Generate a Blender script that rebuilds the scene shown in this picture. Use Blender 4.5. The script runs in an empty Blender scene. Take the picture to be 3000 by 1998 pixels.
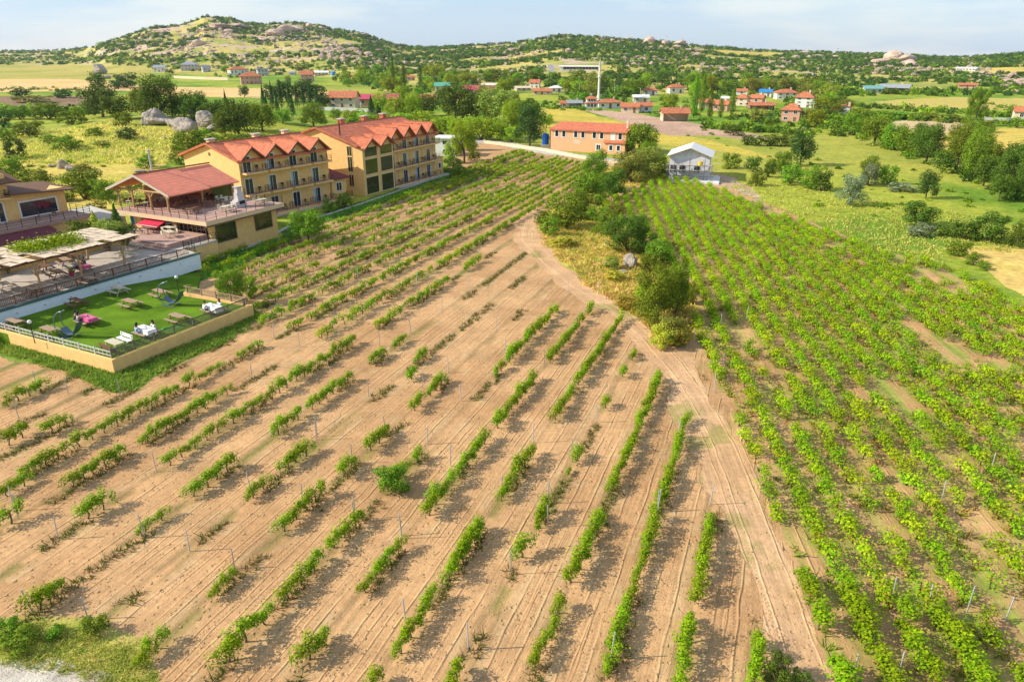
import bpy, math, random
import numpy as np
from mathutils import Vector, Matrix
random.seed(7)
rng = np.random.default_rng(7)
C = bpy.context.scene.collection
D = bpy.data
# ------------------------------------------------------------------ camera, sky, sun, exposure
F = 2100.0; HC = 24.0; PITCH = math.atan(851.0 / F); cp, sp = math.cos(PITCH), math.sin(PITCH)
cam = D.cameras.new('camera'); cam.sensor_width = 36; cam.lens = 36 * F / 3000; cam.clip_end = 20000
camo = D.objects.new('camera', cam); C.objects.link(camo)
camo.location = (0, 0, HC); camo.rotation_euler = (math.pi / 2 - PITCH, 0, 0)
bpy.context.scene.camera = camo
SUN_AZ, SUN_EL = math.radians(-96), math.radians(33)
w = D.worlds.new('World'); bpy.context.scene.world = w; w.use_nodes = True
nt = w.node_tree; nt.nodes.clear()
def N(tree, t, **k):
    n = tree.nodes.new(t)
    for a, b in k.items(): setattr(n, a, b)
    return n
sky = N(nt, 'ShaderNodeTexSky', sky_type='NISHITA', sun_disc=False)
sky.sun_elevation = SUN_EL; sky.sun_rotation = SUN_AZ % (2 * math.pi); sky.altitude = 200; sky.dust_density = 0.6; sky.ozone_density = 2.0
bg = N(nt, 'ShaderNodeBackground'); bg.inputs[1].default_value = 0.15
bg2 = N(nt, 'ShaderNodeBackground'); bg2.inputs[0].default_value = (0.66, 0.80, 1.0, 1); bg2.inputs[1].default_value = 0.55
tc = N(nt, 'ShaderNodeTexCoord'); mp = N(nt, 'ShaderNodeMapping'); mp.inputs['Scale'].default_value = (1.0, 1.0, 6.0)
mp.inputs['Rotation'].default_value = (0.0, 0.12, 0.0)
no = N(nt, 'ShaderNodeTexNoise'); no.inputs['Scale'].default_value = 2.3; no.inputs['Detail'].default_value = 6; no.inputs['Roughness'].default_value = 0.55
cr = N(nt, 'ShaderNodeValToRGB'); cr.color_ramp.elements[0].position = 0.47; cr.color_ramp.elements[0].color = (0.47, 0.655, 0.93, 1)
cr.color_ramp.elements[1].position = 0.60; cr.color_ramp.elements[1].color = (0.84, 0.88, 0.94, 1)
mx = N(nt, 'ShaderNodeMixShader'); out = N(nt, 'ShaderNodeOutputWorld')
L = nt.links.new
L(sky.outputs[0], bg.inputs[0]); L(tc.outputs['Generated'], mp.inputs[0]); L(mp.outputs[0], no.inputs[0]); L(no.outputs['Fac'], cr.inputs[0])
L(cr.outputs[0], bg2.inputs[0]); mx.inputs[0].default_value = 0.72; L(bg.outputs[0], mx.inputs[1]); L(bg2.outputs[0], mx.inputs[2]); L(mx.outputs[0], out.inputs[0])
sl = D.lights.new('sun', 'SUN'); sl.energy = 4.0; sl.angle = math.radians(0.55); sl.color = (1.0, 0.93, 0.80)
so = D.objects.new('sun', sl); C.objects.link(so)
so.rotation_euler = Vector((math.sin(SUN_AZ) * math.cos(SUN_EL), math.cos(SUN_AZ) * math.cos(SUN_EL), math.sin(SUN_EL))).to_track_quat('Z', 'Y').to_euler()
vs = bpy.context.scene.view_settings
vs.view_transform = 'Standard'; vs.look = 'None'; vs.gamma = 1; vs.exposure = 0.70
cy = bpy.context.scene.cycles
cy.max_bounces = 6; cy.diffuse_bounces = 3; cy.transparent_max_bounces = 4; cy.transmission_bounces = 3; cy.glossy_bounces = 2

# ------------------------------------------------------------------ noise, projection, terrain
def vnoise(x, y, s, seed=0):
    x = np.asarray(x, float) / s + 37.7 * seed; y = np.asarray(y, float) / s - 11.3 * seed
    xi = np.floor(x).astype(np.int64); yi = np.floor(y).astype(np.int64); fx = x - xi; fy = y - yi
    fx = fx * fx * (3 - 2 * fx); fy = fy * fy * (3 - 2 * fy)
    def hsh(a, b):
        n = (a * 374761393 + b * 668265263 + seed * 69069) & 0xffffffff
        n = ((n ^ (n >> 13)) * 1274126177) & 0xffffffff
        return ((n ^ (n >> 16)) & 0xffff) / 65535.0
    return (hsh(xi, yi) * (1 - fx) + hsh(xi + 1, yi) * fx) * (1 - fy) + (hsh(xi, yi + 1) * (1 - fx) + hsh(xi + 1, yi + 1) * fx) * fy
def fbm(x, y, s, seed=0, o=4):
    r = 0; a = 0.5
    for i in range(o): r = r + a * vnoise(x, y, s / 2 ** i, seed + i); a *= 0.5
    return r / (1 - 0.5 ** o)
PROF = np.array([(-900,150),(0,150),(100,150),(200,148),(260,141),(330,121),(400,101),(450,84),(540,76),(590,62),(610,50),(640,53),(690,57),(720,68),(790,74),(850,68),(900,71),(950,78),(990,87),(1060,97),(1100,113),(1150,129),(1200,138),(1260,141),(1330,137),(1400,134),(1450,132),(1520,125),(1600,111),(1650,106),(1700,108),(1760,112),(1850,121),(1920,122),(1990,131),(2050,137),(2150,143),(2250,151),(2400,154),(2500,158),(2620,160),(2720,168),(2800,171),(2900,166),(3000,158),(3900,160)], float)
def elev_of(x, y):
    a = (x - 1500) / F; b = (999 - y) / F
    return np.arctan2(-sp + b * cp, np.hypot(a, cp + b * sp))
PE = elev_of(PROF[:, 0], PROF[:, 1])
FOOT = [(-900,1100),(0,1100),(180,1050),(350,900),(900,760),(1150,520),(1400,430),(1800,410),(2200,430),(2600,500),(3000,560),(3900,600)]
RIDG = [(-900,2600),(150,2500),(300,1500),(1100,1500),(1200,1700),(1350,1500),(1600,1350),(2000,1400),(2300,1700),(3000,1500),(3900,1600)]
def terrain(X, Y):
    X = np.asarray(X, float); Y = np.asarray(Y, float); r = np.hypot(X, Y) + 1e-6
    th = np.arctan2(X, Y); tcl = np.clip(th, -0.95, 0.95); px = 1500 + 2266 * np.tan(tcl)
    e = np.interp(px, PROF[:, 0], PE); foot = np.interp(px, *zip(*FOOT)); rd = np.interp(px, *zip(*RIDG))
    zr = HC + rd * np.tan(e)
    f = (r - foot) / (rd - foot); fc = np.clip(f, 0, 1)
    z = zr * (0.45 * fc + 0.55 * fc * fc)
    bump = (fbm(X, Y, 90, 3) - 0.5) * 9 + (fbm(X, Y, 22, 5) - 0.5) * 4
    z = z + bump * np.sqrt(fc) * np.where(zr > 20, 1, .35) * np.clip((1 - fc) * 4, 0, 1) * np.clip(fc * 8, 0, 1)
    z = np.where(f > 1, zr - (r - rd) * .014, z)
    z = z + 6.5 * np.exp(-(((X + 92) / 52) ** 2 + ((Y - 215) / 48) ** 2) ** 1.3)
    return z
_T = np.concatenate([np.geomspace(18, 400, 260), np.geomspace(404, 5200, 420)])
def P(x, y):
    """ground point under a pixel of the photograph (terrain ray march)"""
    a = (x - 1500) / F; b = (999 - y) / F
    d = np.array([a, cp + b * sp, -sp + b * cp]); X = d[0] * _T; Y = d[1] * _T; Z = HC + d[2] * _T
    g = Z - terrain(X, Y); i = np.argmax(g < 0)
    if g[i] >= 0: i = len(_T) - 1
    i = max(i, 1); k = g[i - 1] / (g[i - 1] - g[i] + 1e-9); k = min(max(k, 0), 1); t = _T[i - 1] + k * (_T[i] - _T[i - 1])
    return float(d[0] * t), float(d[1] * t), float(HC + d[2] * t)
def Gz(x, y, z=0.0):
    a = (x - 1500) / F; b = (999 - y) / F; t = (z - HC) / (-sp + b * cp)
    return a * t, (cp + b * sp) * t
def project(X, Y, Z):
    Z = Z - HC; f = Y * cp - Z * sp; f = np.where(f < 0.5, 0.5, f)
    return 1500 + F * X / f, 999 - F * (Y * sp + Z * cp) / f
def inpoly(px, py, poly):
    poly = np.asarray(poly, float); m = (px >= poly[:, 0].min()) & (px <= poly[:, 0].max()) & (py >= poly[:, 1].min()) & (py <= poly[:, 1].max())
    idx = np.nonzero(m)[0]; x = px[idx]; y = py[idx]; c = np.zeros(len(idx), bool); j = len(poly) - 1
    for i in range(len(poly)):
        xi, yi = poly[i]; xj, yj = poly[j]
        if yi != yj: c ^= ((yi > y) != (yj > y)) & (x < (xj - xi) * (y - yi) / (yj - yi) + xi)
        j = i
    r = np.zeros(len(px), bool); r[idx[c]] = True
    return r

# ------------------------------------------------------------------ materials
MATS = {}
def pmat(name, col, rough=0.8, spec=0.3, metal=0.0, var=0.12, vscale=1.5, bump=0.0, bscale=20, attr=None, transl=0.0, coord='Object', randobj=0.0):
    if name in MATS: return MATS[name]
    m = D.materials.new(name); m.use_nodes = True; t = m.node_tree; b = t.nodes['Principled BSDF']; o = t.nodes['Material Output']; lk = t.links.new
    b.inputs['Roughness'].default_value = rough; b.inputs['Specular IOR Level'].default_value = spec; b.inputs['Metallic'].default_value = metal
    tcn = N(t, 'ShaderNodeTexCoord'); nz = N(t, 'ShaderNodeTexNoise'); nz.inputs['Scale'].default_value = vscale; nz.inputs['Detail'].default_value = 5
    lk(tcn.outputs[coord], nz.inputs[0])
    mr = N(t, 'ShaderNodeMapRange'); mr.inputs[3].default_value = 1 - var * 2; mr.inputs[4].default_value = 1 + var * 2
    lk(nz.outputs['Fac'], mr.inputs[0])
    mul = N(t, 'ShaderNodeMix', data_type='RGBA', blend_type='MULTIPLY'); mul.inputs[0].default_value = 1
    if attr:
        an = N(t, 'ShaderNodeAttribute', attribute_name=attr); lk(an.outputs['Color'], mul.inputs[6])
    else: mul.inputs[6].default_value = (*col, 1)
    lk(mr.outputs[0], mul.inputs[7]); src = mul.outputs[2]
    if randobj:
        oi = N(t, 'ShaderNodeObjectInfo'); hs = N(t, 'ShaderNodeHueSaturation')
        m1 = N(t, 'ShaderNodeMapRange'); m1.inputs[3].default_value = 0.5 - 0.035 * randobj; m1.inputs[4].default_value = 0.5 + 0.03 * randobj
        m2 = N(t, 'ShaderNodeMapRange'); m2.inputs[3].default_value = 1 - .3 * randobj; m2.inputs[4].default_value = 1 + .3 * randobj
        lk(oi.outputs['Random'], m1.inputs[0]); lk(oi.outputs['Random'], m2.inputs[0]); lk(m1.outputs[0], hs.inputs['Hue']); lk(m2.outputs[0], hs.inputs['Value'])
        lk(src, hs.inputs['Color']); src = hs.outputs[0]
    lk(src, b.inputs['Base Color'])
    if bump:
        nb = N(t, 'ShaderNodeTexNoise'); nb.inputs['Scale'].default_value = bscale; nb.inputs['Detail'].default_value = 4; lk(tcn.outputs[coord], nb.inputs[0])
        bn = N(t, 'ShaderNodeBump'); bn.inputs['Strength'].default_value = 1; bn.inputs['Distance'].default_value = bump
        lk(nb.outputs['Fac'], bn.inputs['Height']); lk(bn.outputs[0], b.inputs['Normal'])
    if transl:
        tr = N(t, 'ShaderNodeBsdfTranslucent'); ms = N(t, 'ShaderNodeMixShader'); ms.inputs[0].default_value = transl
        lk(src, tr.inputs[0]); lk(b.outputs[0], ms.inputs[1]); lk(tr.outputs[0], ms.inputs[2]); lk(ms.outputs[0], o.inputs[0])
    MATS[name] = m; return m
def tilemat(name, col, sc=2.9, axis=1, var=0.15, bump=0.05):
    """roof tiles: courses across the slope, ribs down it (object space)"""
    m = D.materials.new(name); m.use_nodes = True; t = m.node_tree; b = t.nodes['Principled BSDF']; lk = t.links.new
    b.inputs['Roughness'].default_value = 0.75; b.inputs['Specular IOR Level'].default_value = .25
    tcn = N(t, 'ShaderNodeTexCoord'); sx = N(t, 'ShaderNodeSeparateXYZ'); lk(tcn.outputs['Object'], sx.inputs[0])
    def saw(o, f):
        a = N(t, 'ShaderNodeMath', operation='MULTIPLY'); a.inputs[1].default_value = f; lk(o, a.inputs[0])
        c = N(t, 'ShaderNodeMath', operation='FRACT'); lk(a.outputs[0], c.inputs[0]); return c.outputs[0]
    s1 = saw(sx.outputs[1 if axis == 1 else 0], sc); s2 = saw(sx.outputs[0 if axis == 1 else 1], sc * 1.3)
    nz = N(t, 'ShaderNodeTexNoise'); nz.inputs['Scale'].default_value = 1.2; nz.inputs['Detail'].default_value = 6; lk(tcn.outputs['Object'], nz.inputs[0])
    nf = N(t, 'ShaderNodeTexNoise'); nf.inputs['Scale'].default_value = 9; nf.inputs['Detail'].default_value = 2; lk(tcn.outputs['Object'], nf.inputs[0])
    ad = N(t, 'ShaderNodeMath', operation='MULTIPLY'); lk(nz.outputs['Fac'], ad.inputs[0]); lk(nf.outputs['Fac'], ad.inputs[1])
    mr = N(t, 'ShaderNodeMapRange'); mr.inputs[1].default_value = .1; mr.inputs[2].default_value = .4; mr.inputs[3].default_value = 1 - var * 1.6; mr.inputs[4].default_value = 1 + var * 1.6; lk(ad.outputs[0], mr.inputs[0])
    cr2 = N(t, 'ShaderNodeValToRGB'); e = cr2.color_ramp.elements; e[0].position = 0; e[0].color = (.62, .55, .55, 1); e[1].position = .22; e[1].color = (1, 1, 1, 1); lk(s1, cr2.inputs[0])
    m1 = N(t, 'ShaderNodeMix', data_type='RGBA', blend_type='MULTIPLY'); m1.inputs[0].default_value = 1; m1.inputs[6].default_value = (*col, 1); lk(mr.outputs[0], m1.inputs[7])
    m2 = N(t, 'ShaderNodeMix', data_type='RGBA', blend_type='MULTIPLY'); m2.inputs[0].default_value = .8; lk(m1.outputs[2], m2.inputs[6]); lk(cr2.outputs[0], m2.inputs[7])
    lk(m2.outputs[2], b.inputs['Base Color'])
    h = N(t, 'ShaderNodeMath', operation='ADD'); pw = N(t, 'ShaderNodeMath', operation='PINGPONG'); pw.inputs[1].default_value = .5; lk(s2, pw.inputs[0]); lk(s1, h.inputs[0]); lk(pw.outputs[0], h.inputs[1])
    bn = N(t, 'ShaderNodeBump'); bn.inputs['Distance'].default_value = bump; lk(h.outputs[0], bn.inputs['Height']); lk(bn.outputs[0], b.inputs['Normal'])
    MATS[name] = m; return m
def glassmat(name, col):
    if name in MATS: return MATS[name]
    m = pmat(name, col, rough=.08, spec=.9, var=.25, vscale=.8); return m
M = dict(
    wall=pmat('plaster_peach', (.80, .50, .185), var=.10, bump=.004, bscale=30),
    wall2=pmat('plaster_orange', (.80, .41, .21), var=.05, bump=.004, bscale=30),
    wallw=pmat('plaster_white', (.72, .70, .66), var=.07), wallg=pmat('plaster_grey', (.52, .50, .47), var=.10),
    wallp=pmat('plaster_pink', (.60, .32, .22), var=.08), wallc=pmat('plaster_cream', (.66, .52, .36), var=.08),
    cream=pmat('cream_trim', (.72, .52, .30), var=.06), white=pmat('white_paint', (.78, .77, .74), var=.04, rough=.5),
    dark=pmat('dark_metal', (.035, .03, .028), rough=.45, metal=.3), glass=glassmat('dark_glass', (.018, .025, .035)),
    glassg=glassmat('glass_painted_green_reflection', (.035, .045, .015)), curtain=pmat('curtain', (.34, .42, .50), var=.15, vscale=6),  # glassg: a green reflection is put into the glass base colour
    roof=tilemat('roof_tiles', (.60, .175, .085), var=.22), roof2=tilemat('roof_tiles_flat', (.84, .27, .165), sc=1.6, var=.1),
    roofo=tilemat('old_orange_tiles', (.50, .17, .08), sc=2.0, var=.3), roofm=pmat('magenta_sheet', (.50, .06, .10), rough=.5),
    maroon=pmat('maroon_cloth', (.16, .035, .045)), red=pmat('red_awning', (.60, .02, .06), rough=.7), green=pmat('green_sheet', (.10, .36, .24), rough=.5),
    greys=pmat('grey_sheet', (.30, .31, .32), rough=.5), blue=pmat('blue_sheet', (.03, .20, .45), rough=.5), teal=pmat('teal_sheet', (.16, .36, .34), rough=.5),
    wood=pmat('weathered_wood', (.36, .24, .15), var=.2, vscale=4), woodd=pmat('brown_wood', (.17, .085, .045), var=.2, vscale=4), woodl=pmat('log_wood', (.50, .30, .13), var=.2, vscale=4),
    woodp=pmat('pale_wood', (.55, .47, .34), var=.15, vscale=4), stone=pmat('pale_stone', (.55, .50, .47), var=.12, vscale=3, bump=.02, bscale=8),
    rock=pmat('granite', (.34, .285, .23), var=.42, vscale=2.2, bump=.18, bscale=4.5), deck=pmat('deck_tiles', (.44, .27, .21), var=.15, vscale=2), paving=pmat('paving', (.46, .39, .32), var=.16, vscale=1.2, bump=.01, bscale=6),
    bluew=pmat('pale_blue_wall', (.76, .80, .84), var=.06), pink=pmat('pink_cloth', (.62, .10, .24), var=.35, vscale=7), cloth=pmat('white_cloth', (.80, .80, .82)),
    skin=pmat('skin', (.50, .28, .19)), hair=pmat('dark_hair', (.03, .02, .015)), jeans=pmat('jeans', (.06, .09, .16)), teald=pmat('bluegrey_metal', (.12, .17, .20), rough=.4, metal=.4),
    bark=pmat('bark', (.13, .09, .06), var=.3, vscale=6), steel=pmat('galvanised_steel', (.50, .50, .50), rough=.5, metal=.3), concrete=pmat('concrete', (.50, .46, .40), var=.12, vscale=2), yellow=pmat('yellow_plastic', (.75, .50, .05)))
LEAF = dict(
    vine=pmat('vine_leaves', (1, 1, 1), rough=.7, spec=.10, var=.16, vscale=.35, attr='Col', transl=.42, coord='Object', randobj=.5),
    tree=pmat('tree_leaves', (1, 1, 1), rough=.7, spec=.10, var=.22, vscale=1.2, attr='Col', transl=.3, coord='Object', randobj=1.0),
    dark=pmat('dark_leaves', (1, 1, 1), rough=.7, spec=.10, var=.22, vscale=1.2, attr='Col', transl=.22, coord='Object', randobj=.6))

# ------------------------------------------------------------------ mesh building
def tag(o, label=None, cat=None, group=None, kind=None):
    if label: o['label'] = label
    if cat: o['category'] = cat
    if group: o['group'] = group
    if kind: o['kind'] = kind
    return o
def thing(name, label, cat, loc=(0, 0, 0), rz=0.0, group=None):
    o = D.objects.new(name, None); o.empty_display_size = .3; C.objects.link(o); o.location = loc; o.rotation_euler = (0, 0, rz)
    return tag(o, label, cat, group)
class MB:
    def __init__(s): s.v = []; s.f = []
    def add(s, vs, fs):
        n = len(s.v); s.v += [tuple(map(float, q)) for q in vs]; s.f += [tuple(n + i for i in f) for f in fs]; return s
    def box(s, x0, x1, y0, y1, z0, z1):
        return s.add([(x0, y0, z0), (x1, y0, z0), (x1, y1, z0), (x0, y1, z0), (x0, y0, z1), (x1, y0, z1), (x1, y1, z1), (x0, y1, z1)],
                     [(0, 3, 2, 1), (4, 5, 6, 7), (0, 1, 5, 4), (1, 2, 6, 5), (2, 3, 7, 6), (3, 0, 4, 7)])
    def slab(s, pts, t):
        """polygon pts (counter-clockwise from above) thickened downward by t"""
        n = len(pts); return s.add(list(pts) + [(p[0], p[1], p[2] - t) for p in pts], [tuple(range(n)), tuple(range(2 * n - 1, n - 1, -1))] + [(i, i + n, (i + 1) % n + n, (i + 1) % n) for i in range(n)])
    def prismy(s, pts, y0, y1):
        """polygon in x,z extruded along y"""
        n = len(pts); return s.add([(p[0], y0, p[1]) for p in pts] + [(p[0], y1, p[1]) for p in pts], [tuple(range(n)), tuple(range(2 * n - 1, n - 1, -1))] + [(i, i + n, (i + 1) % n + n, (i + 1) % n) for i in range(n)])
    def prismx(s, pts, x0, x1):
        n = len(pts); return s.add([(x0, p[0], p[1]) for p in pts] + [(x1, p[0], p[1]) for p in pts], [tuple(range(n)), tuple(range(2 * n - 1, n - 1, -1))] + [(i, i + n, (i + 1) % n + n, (i + 1) % n) for i in range(n)])
    def bar(s, a, b, r0, r1=None, n=6, cap=True):
        r1 = r0 if r1 is None else r1; a = Vector(a); b = Vector(b); d = (b - a)
        if d.length < 1e-6: return s
        d.normalize(); p = d.orthogonal().normalized(); q = d.cross(p)
        vs = []
        for c, r in ((a, r0), (b, r1)):
            for i in range(n):
                t = 2 * math.pi * i / n; vs.append(c + p * r * math.cos(t) + q * r * math.sin(t))
        fs = [(i, (i + 1) % n, (i + 1) % n + n, i + n) for i in range(n)]
        if cap: fs += [tuple(range(n - 1, -1, -1)), tuple(range(n, 2 * n))]
        return s.add(vs, fs)
    def tube(s, pts, rs, n=6):
        if not hasattr(rs, '__len__'): rs = [rs] * len(pts)
        for i in range(len(pts) - 1): s.bar(pts[i], pts[i + 1], rs[i], rs[i + 1], n)
        return s
    def ball(s, c, r, n=8, m=6, sx=1, sy=1, sz=1):
        vs = [(c[0], c[1], c[2] - r * sz)]
        for j in range(1, m):
            ph = math.pi * j / m
            for i in range(n):
                t = 2 * math.pi * i / n; vs.append((c[0] + r * sx * math.sin(ph) * math.cos(t), c[1] + r * sy * math.sin(ph) * math.sin(t), c[2] - r * sz * math.cos(ph)))
        vs.append((c[0], c[1], c[2] + r * sz)); fs = [(0, 1 + (i + 1) % n, 1 + i) for i in range(n)]
        for j in range(m - 2):
            for i in range(n): a = 1 + j * n + i; b = 1 + j * n + (i + 1) % n; fs.append((a, b, b + n, a + n))
        k = 1 + (m - 2) * n; fs += [(k + i, k + (i + 1) % n, len(vs) - 1) for i in range(n)]
        return s.add(vs, fs)
    def build(s, name, mat, parent=None, smooth=False, label=None):
        me = D.meshes.new(name); me.from_pydata(s.v, [], s.f); me.update()
        if smooth: me.polygons.foreach_set('use_smooth', [True] * len(me.polygons))
        me.materials.append(M[mat] if isinstance(mat, str) else mat); o = D.objects.new(name, me); C.objects.link(o)
        if parent: o.parent = parent
        if label: o['label'] = label
        return o
def quadmesh(name, V, Q, col, mat):
    """fast mesh from numpy: V (n,3), Q (m,4) indices, col (n,3)"""
    me = D.meshes.new(name); n, m = len(V), len(Q)
    me.vertices.add(n); me.vertices.foreach_set('co', np.asarray(V, np.float32).ravel())
    me.loops.add(m * 4); me.loops.foreach_set('vertex_index', np.asarray(Q, np.int32).ravel())
    me.polygons.add(m); me.polygons.foreach_set('loop_start', np.arange(0, m * 4, 4, dtype=np.int32))
    me.update(calc_edges=True)
    if col is not None:
        a = me.color_attributes.new('Col', 'FLOAT_COLOR', 'POINT'); a.data.foreach_set('color', np.c_[col, np.ones(n)].astype(np.float32).ravel())
    me.materials.append(mat); return me
def copytree(o, parent=None):
    c = o.copy(); C.objects.link(c)
    if parent: c.parent = parent
    for ch in list(o.children): copytree(ch, c)
    return c
def meshobj(name, me, parent=None, kind=None):
    o = D.objects.new(name, me); C.objects.link(o)
    if parent: o.parent = parent
    if kind: o['kind'] = kind
    return o
ORD = lambda n: str(n) + ('th' if 10 <= n % 100 <= 20 else {1: 'st', 2: 'nd', 3: 'rd'}.get(n % 10, 'th'))
# ------------------------------------------------------------------ ground sheet, split by what covers it
AZL, AZR = math.radians(20.5), math.radians(5.5)
CL = [1.6, -1.25, -4.1, -7.0, -9.9, -12.75, -16.1, -19.3, -22.65, -26.3, -29.6, -33.5, -37.0, -40.7, -44.2, -47.4, -50.6, -53.9, -57.3, -60.5, -63.6]
CRS = [11.3 + 1.78 * i for i in range(-4, 34)]
RFV = [(2520,2300),(2455,1998),(2340,1660),(2245,1440),(2135,1160),(2040,1000),(2040,940),(2030,860),(1960,770),(1900,690),(1800,650),(1760,600),(1830,565),(1960,515),(2070,540),(2190,590),(2400,670),(2600,745),(2760,775),(2890,850),(3100,960),(3400,1100),(3400,2300)]
LFV = [(600,640),(640,765),(700,742),(820,712),(865,690),(1060,622),(1320,530),(1330,480),(1420,428),(1500,440),(1700,482),(1840,505),(1700,590),(1640,600),(1540,650),(1500,690),(1440,740),(1340,820),(1180,950),(1040,1000),(900,990),(800,975),(735,940),(745,880),(640,820),(560,800),(540,740)]
TRACK = [(2560,2300),(2455,2010),(2330,1720),(2240,1500),(2150,1290),(2090,1170),(2040,1060),(1980,1000),(1900,930),(1820,880),(1740,830),(1660,770),(1600,720),(1580,670),(1590,620),(1560,600),(1520,650),(1500,700),(1560,760),(1640,830),(1740,900),(1830,960),(1890,1030),(1950,1130),(2000,1240),(2070,1400),(2150,1620),(2230,1850),(2290,2010),(2360,2300)]
STRIP = [(1575,665),(1600,620),(1680,600),(1700,540),(1760,495),(1850,478),(1950,470),(1975,515),(1860,545),(1790,570),(1760,630),(1850,690),(1930,740),(2000,820),(2045,930),(2030,1000),(1930,1010),(1885,945),(1800,885),(1720,840),(1665,775),(1600,735)]
# zone name, polygon, colour A, colour B, noise scale (later entries win)
GY, GG = (.34, .365, .042), (.14, .25, .022)
ZONES = [
 ('dry_meadow', [(-300,420),(120,390),(300,360),(560,380),(640,430),(500,470),(400,560),(330,640),(-300,700)], (.56,.43,.10), (.38,.36,.05), 6),
 ('wheat_field', [(-900,238),(200,232),(330,240),(480,255),(700,258),(960,268),(1000,285),(960,292),(700,286),(560,284),(430,268),(250,268),(0,270),(-900,272)], (.72,.47,.20), (.62,.42,.15), 40),
 ('green_field', [(-900,192),(330,192),(430,196),(460,212),(420,226),(250,230),(0,234),(-900,238)], (.45,.37,.09), (.33,.32,.06), 50),
 ('ploughed_field', [(-900,284),(255,282),(320,300),(260,312),(-900,306)], (.26,.17,.10), (.22,.14,.08), 30),
 ('wheat_field', [(1560,322),(1640,318),(1700,322),(1760,345),(1880,375),(2080,412),(2300,470),(2060,440),(1900,420),(1840,450),(1840,400),(1700,380),(1580,385)], (.58,.44,.075), (.46,.38,.06), 14),
 ('ploughed_field', [(1700,320),(1790,326),(1870,334),(1960,352),(2060,366),(2200,392),(2262,406),(2200,412),(2090,398),(1960,398),(1840,362)], (.52,.34,.23), (.44,.28,.19), 12),
 ('stubble_field', [(2590,358),(2700,352),(2840,352),(2870,362),(2860,384),(2700,398),(2640,392),(2600,378)], (.66,.48,.28), (.58,.42,.22), 25),
 ('wheat_field', [(2600,405),(2720,398),(2860,388),(3000,370),(3900,360),(3900,480),(3000,474),(2900,445),(2820,432),(2760,442),(2700,415)], (.64,.45,.10), (.52,.42,.08), 40),
 ('stubble_field', [(2560,300),(2640,292),(2800,285),(3000,290),(3900,290),(3900,325),(3000,318),(2850,326),(2700,322)], (.60,.42,.16), (.50,.40,.10), 40),
 ('stubble_field', [(2400,296),(2440,303),(2420,315),(2400,318)], (.60,.42,.2), (.50,.40,.10), 40),
 ('wheat_field', [(2760,722),(2850,718),(3000,730),(3900,760),(3900,1100),(3050,900),(2950,830),(2850,770)], (.68,.47,.14), (.60,.44,.11), 9),
 ('wheat_field', [(2060,150),(2110,148),(2300,158),(2260,168),(2150,164)], (.62,.46,.10), (.50,.40,.08), 60),
 ('wheat_field', [(2880,200),(3100,195),(3900,195),(3900,215),(2900,212)], (.62,.46,.10), (.50,.40,.08), 60),
 ('vineyard_soil', [(-2500,2600),(-1200,1500),(-600,1960),(0,1850),(230,1905),(430,1990),(520,2600),(3600,2600),(3600,1060),(3000,905),(2880,850),(2740,770),(2560,730),(2400,660),(2240,590),(2150,560),(2090,515),(2030,520),(1960,505),(1840,530),(1760,560),(1720,560),(1860,480),(1700,466),(1560,428),(1420,412),(1340,440),(1315,500),(1310,512),(1055,600),(850,655),(817,700),(640,755),(560,770),(535,850),(735,925),(520,1010),(330,1105),(150,1060),(0,1000),(-600,860),(-1200,900)], (.53,.31,.145), (.46,.26,.118), 5),
 ('grass_verge', [(-700,880),(0,985),(170,1040),(330,1090),(735,905),(770,930),(650,1010),(520,1065),(430,1110),(385,1150),(330,1150),(200,1095),(60,1050),(-100,1000),(-700,960)], (.125,.21,.022), (.20,.26,.04), 3),
 ('grass_verge', [(530,850),(560,762),(575,740),(627,752),(817,695),(850,655),(1055,592),(1318,500),(1330,520),(1250,545),(1060,618),(900,668),(860,690),(790,740),(700,780),(640,800),(590,830),(620,870)], (.06,.12,.018), (.12,.19,.025), 3),  # strip below the hotels: their shade is put into this darker green
 ('grass_verge', [(-700,1880),(0,1812),(120,1820),(250,1850),(420,1900),(470,1998),(460,2300),(300,2300),(-700,2300)], (.46,.38,.10), (.26,.30,.04), 2.0),
 ('gravel_road', [(-900,1970),(0,1948),(120,1958),(200,1975),(300,2005),(380,2060),(380,2600),(-900,2600)], (.56,.49,.40), (.47,.40,.32), 3),
 ('grass_strip', STRIP, (.52,.42,.08), (.30,.33,.04), 3.5),
 ('dirt_track', TRACK, (.57,.35,.185), (.52,.31,.155), 4),
 ('dirt_track', [(2080,505),(2150,520),(2210,560),(2250,600),(2215,590),(2140,555),(2070,535)], (.50,.36,.24), (.46,.32,.20), 4),
 ('village_road', [(1395,408),(1480,416),(1620,440),(1800,466),(1900,468),(1900,476),(1800,480),(1600,452),(1480,428),(1395,418)], (.52,.48,.42), (.46,.42,.36), 6),
 ('asphalt_road', [(1608,190),(1618,192),(1624,204),(1616,220),(1611,238),(1600,238),(1604,218),(1611,204),(1604,194)], (.30,.27,.32), (.26,.24,.28), 20),
]
az1 = np.radians(np.linspace(-46, 46, 1060)); az2 = np.radians(np.concatenate([np.arange(50, 181, 6)])); az3 = np.radians(np.arange(-176, -46, 6))
AZ = np.concatenate([az3, az1, az2]); NA = len(AZ)
rl = [1.0, 6.0, 12.0, 16.0, 18.5]
while rl[-1] < 150: rl.append(rl[-1] * 1.0043)
while rl[-1] < 1900: rl.append(rl[-1] * 1.0085)
while rl[-1] < 4000: rl.append(rl[-1] * 1.04)
RR = np.array(rl); NR = len(RR)
A2, R2 = np.meshgrid(AZ, RR); GX = (R2 * np.sin(A2)).ravel(); GYY = (R2 * np.cos(A2)).ravel(); GZ = terrain(GX, GYY)
front = np.abs(A2.ravel()) < 1.2
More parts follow.
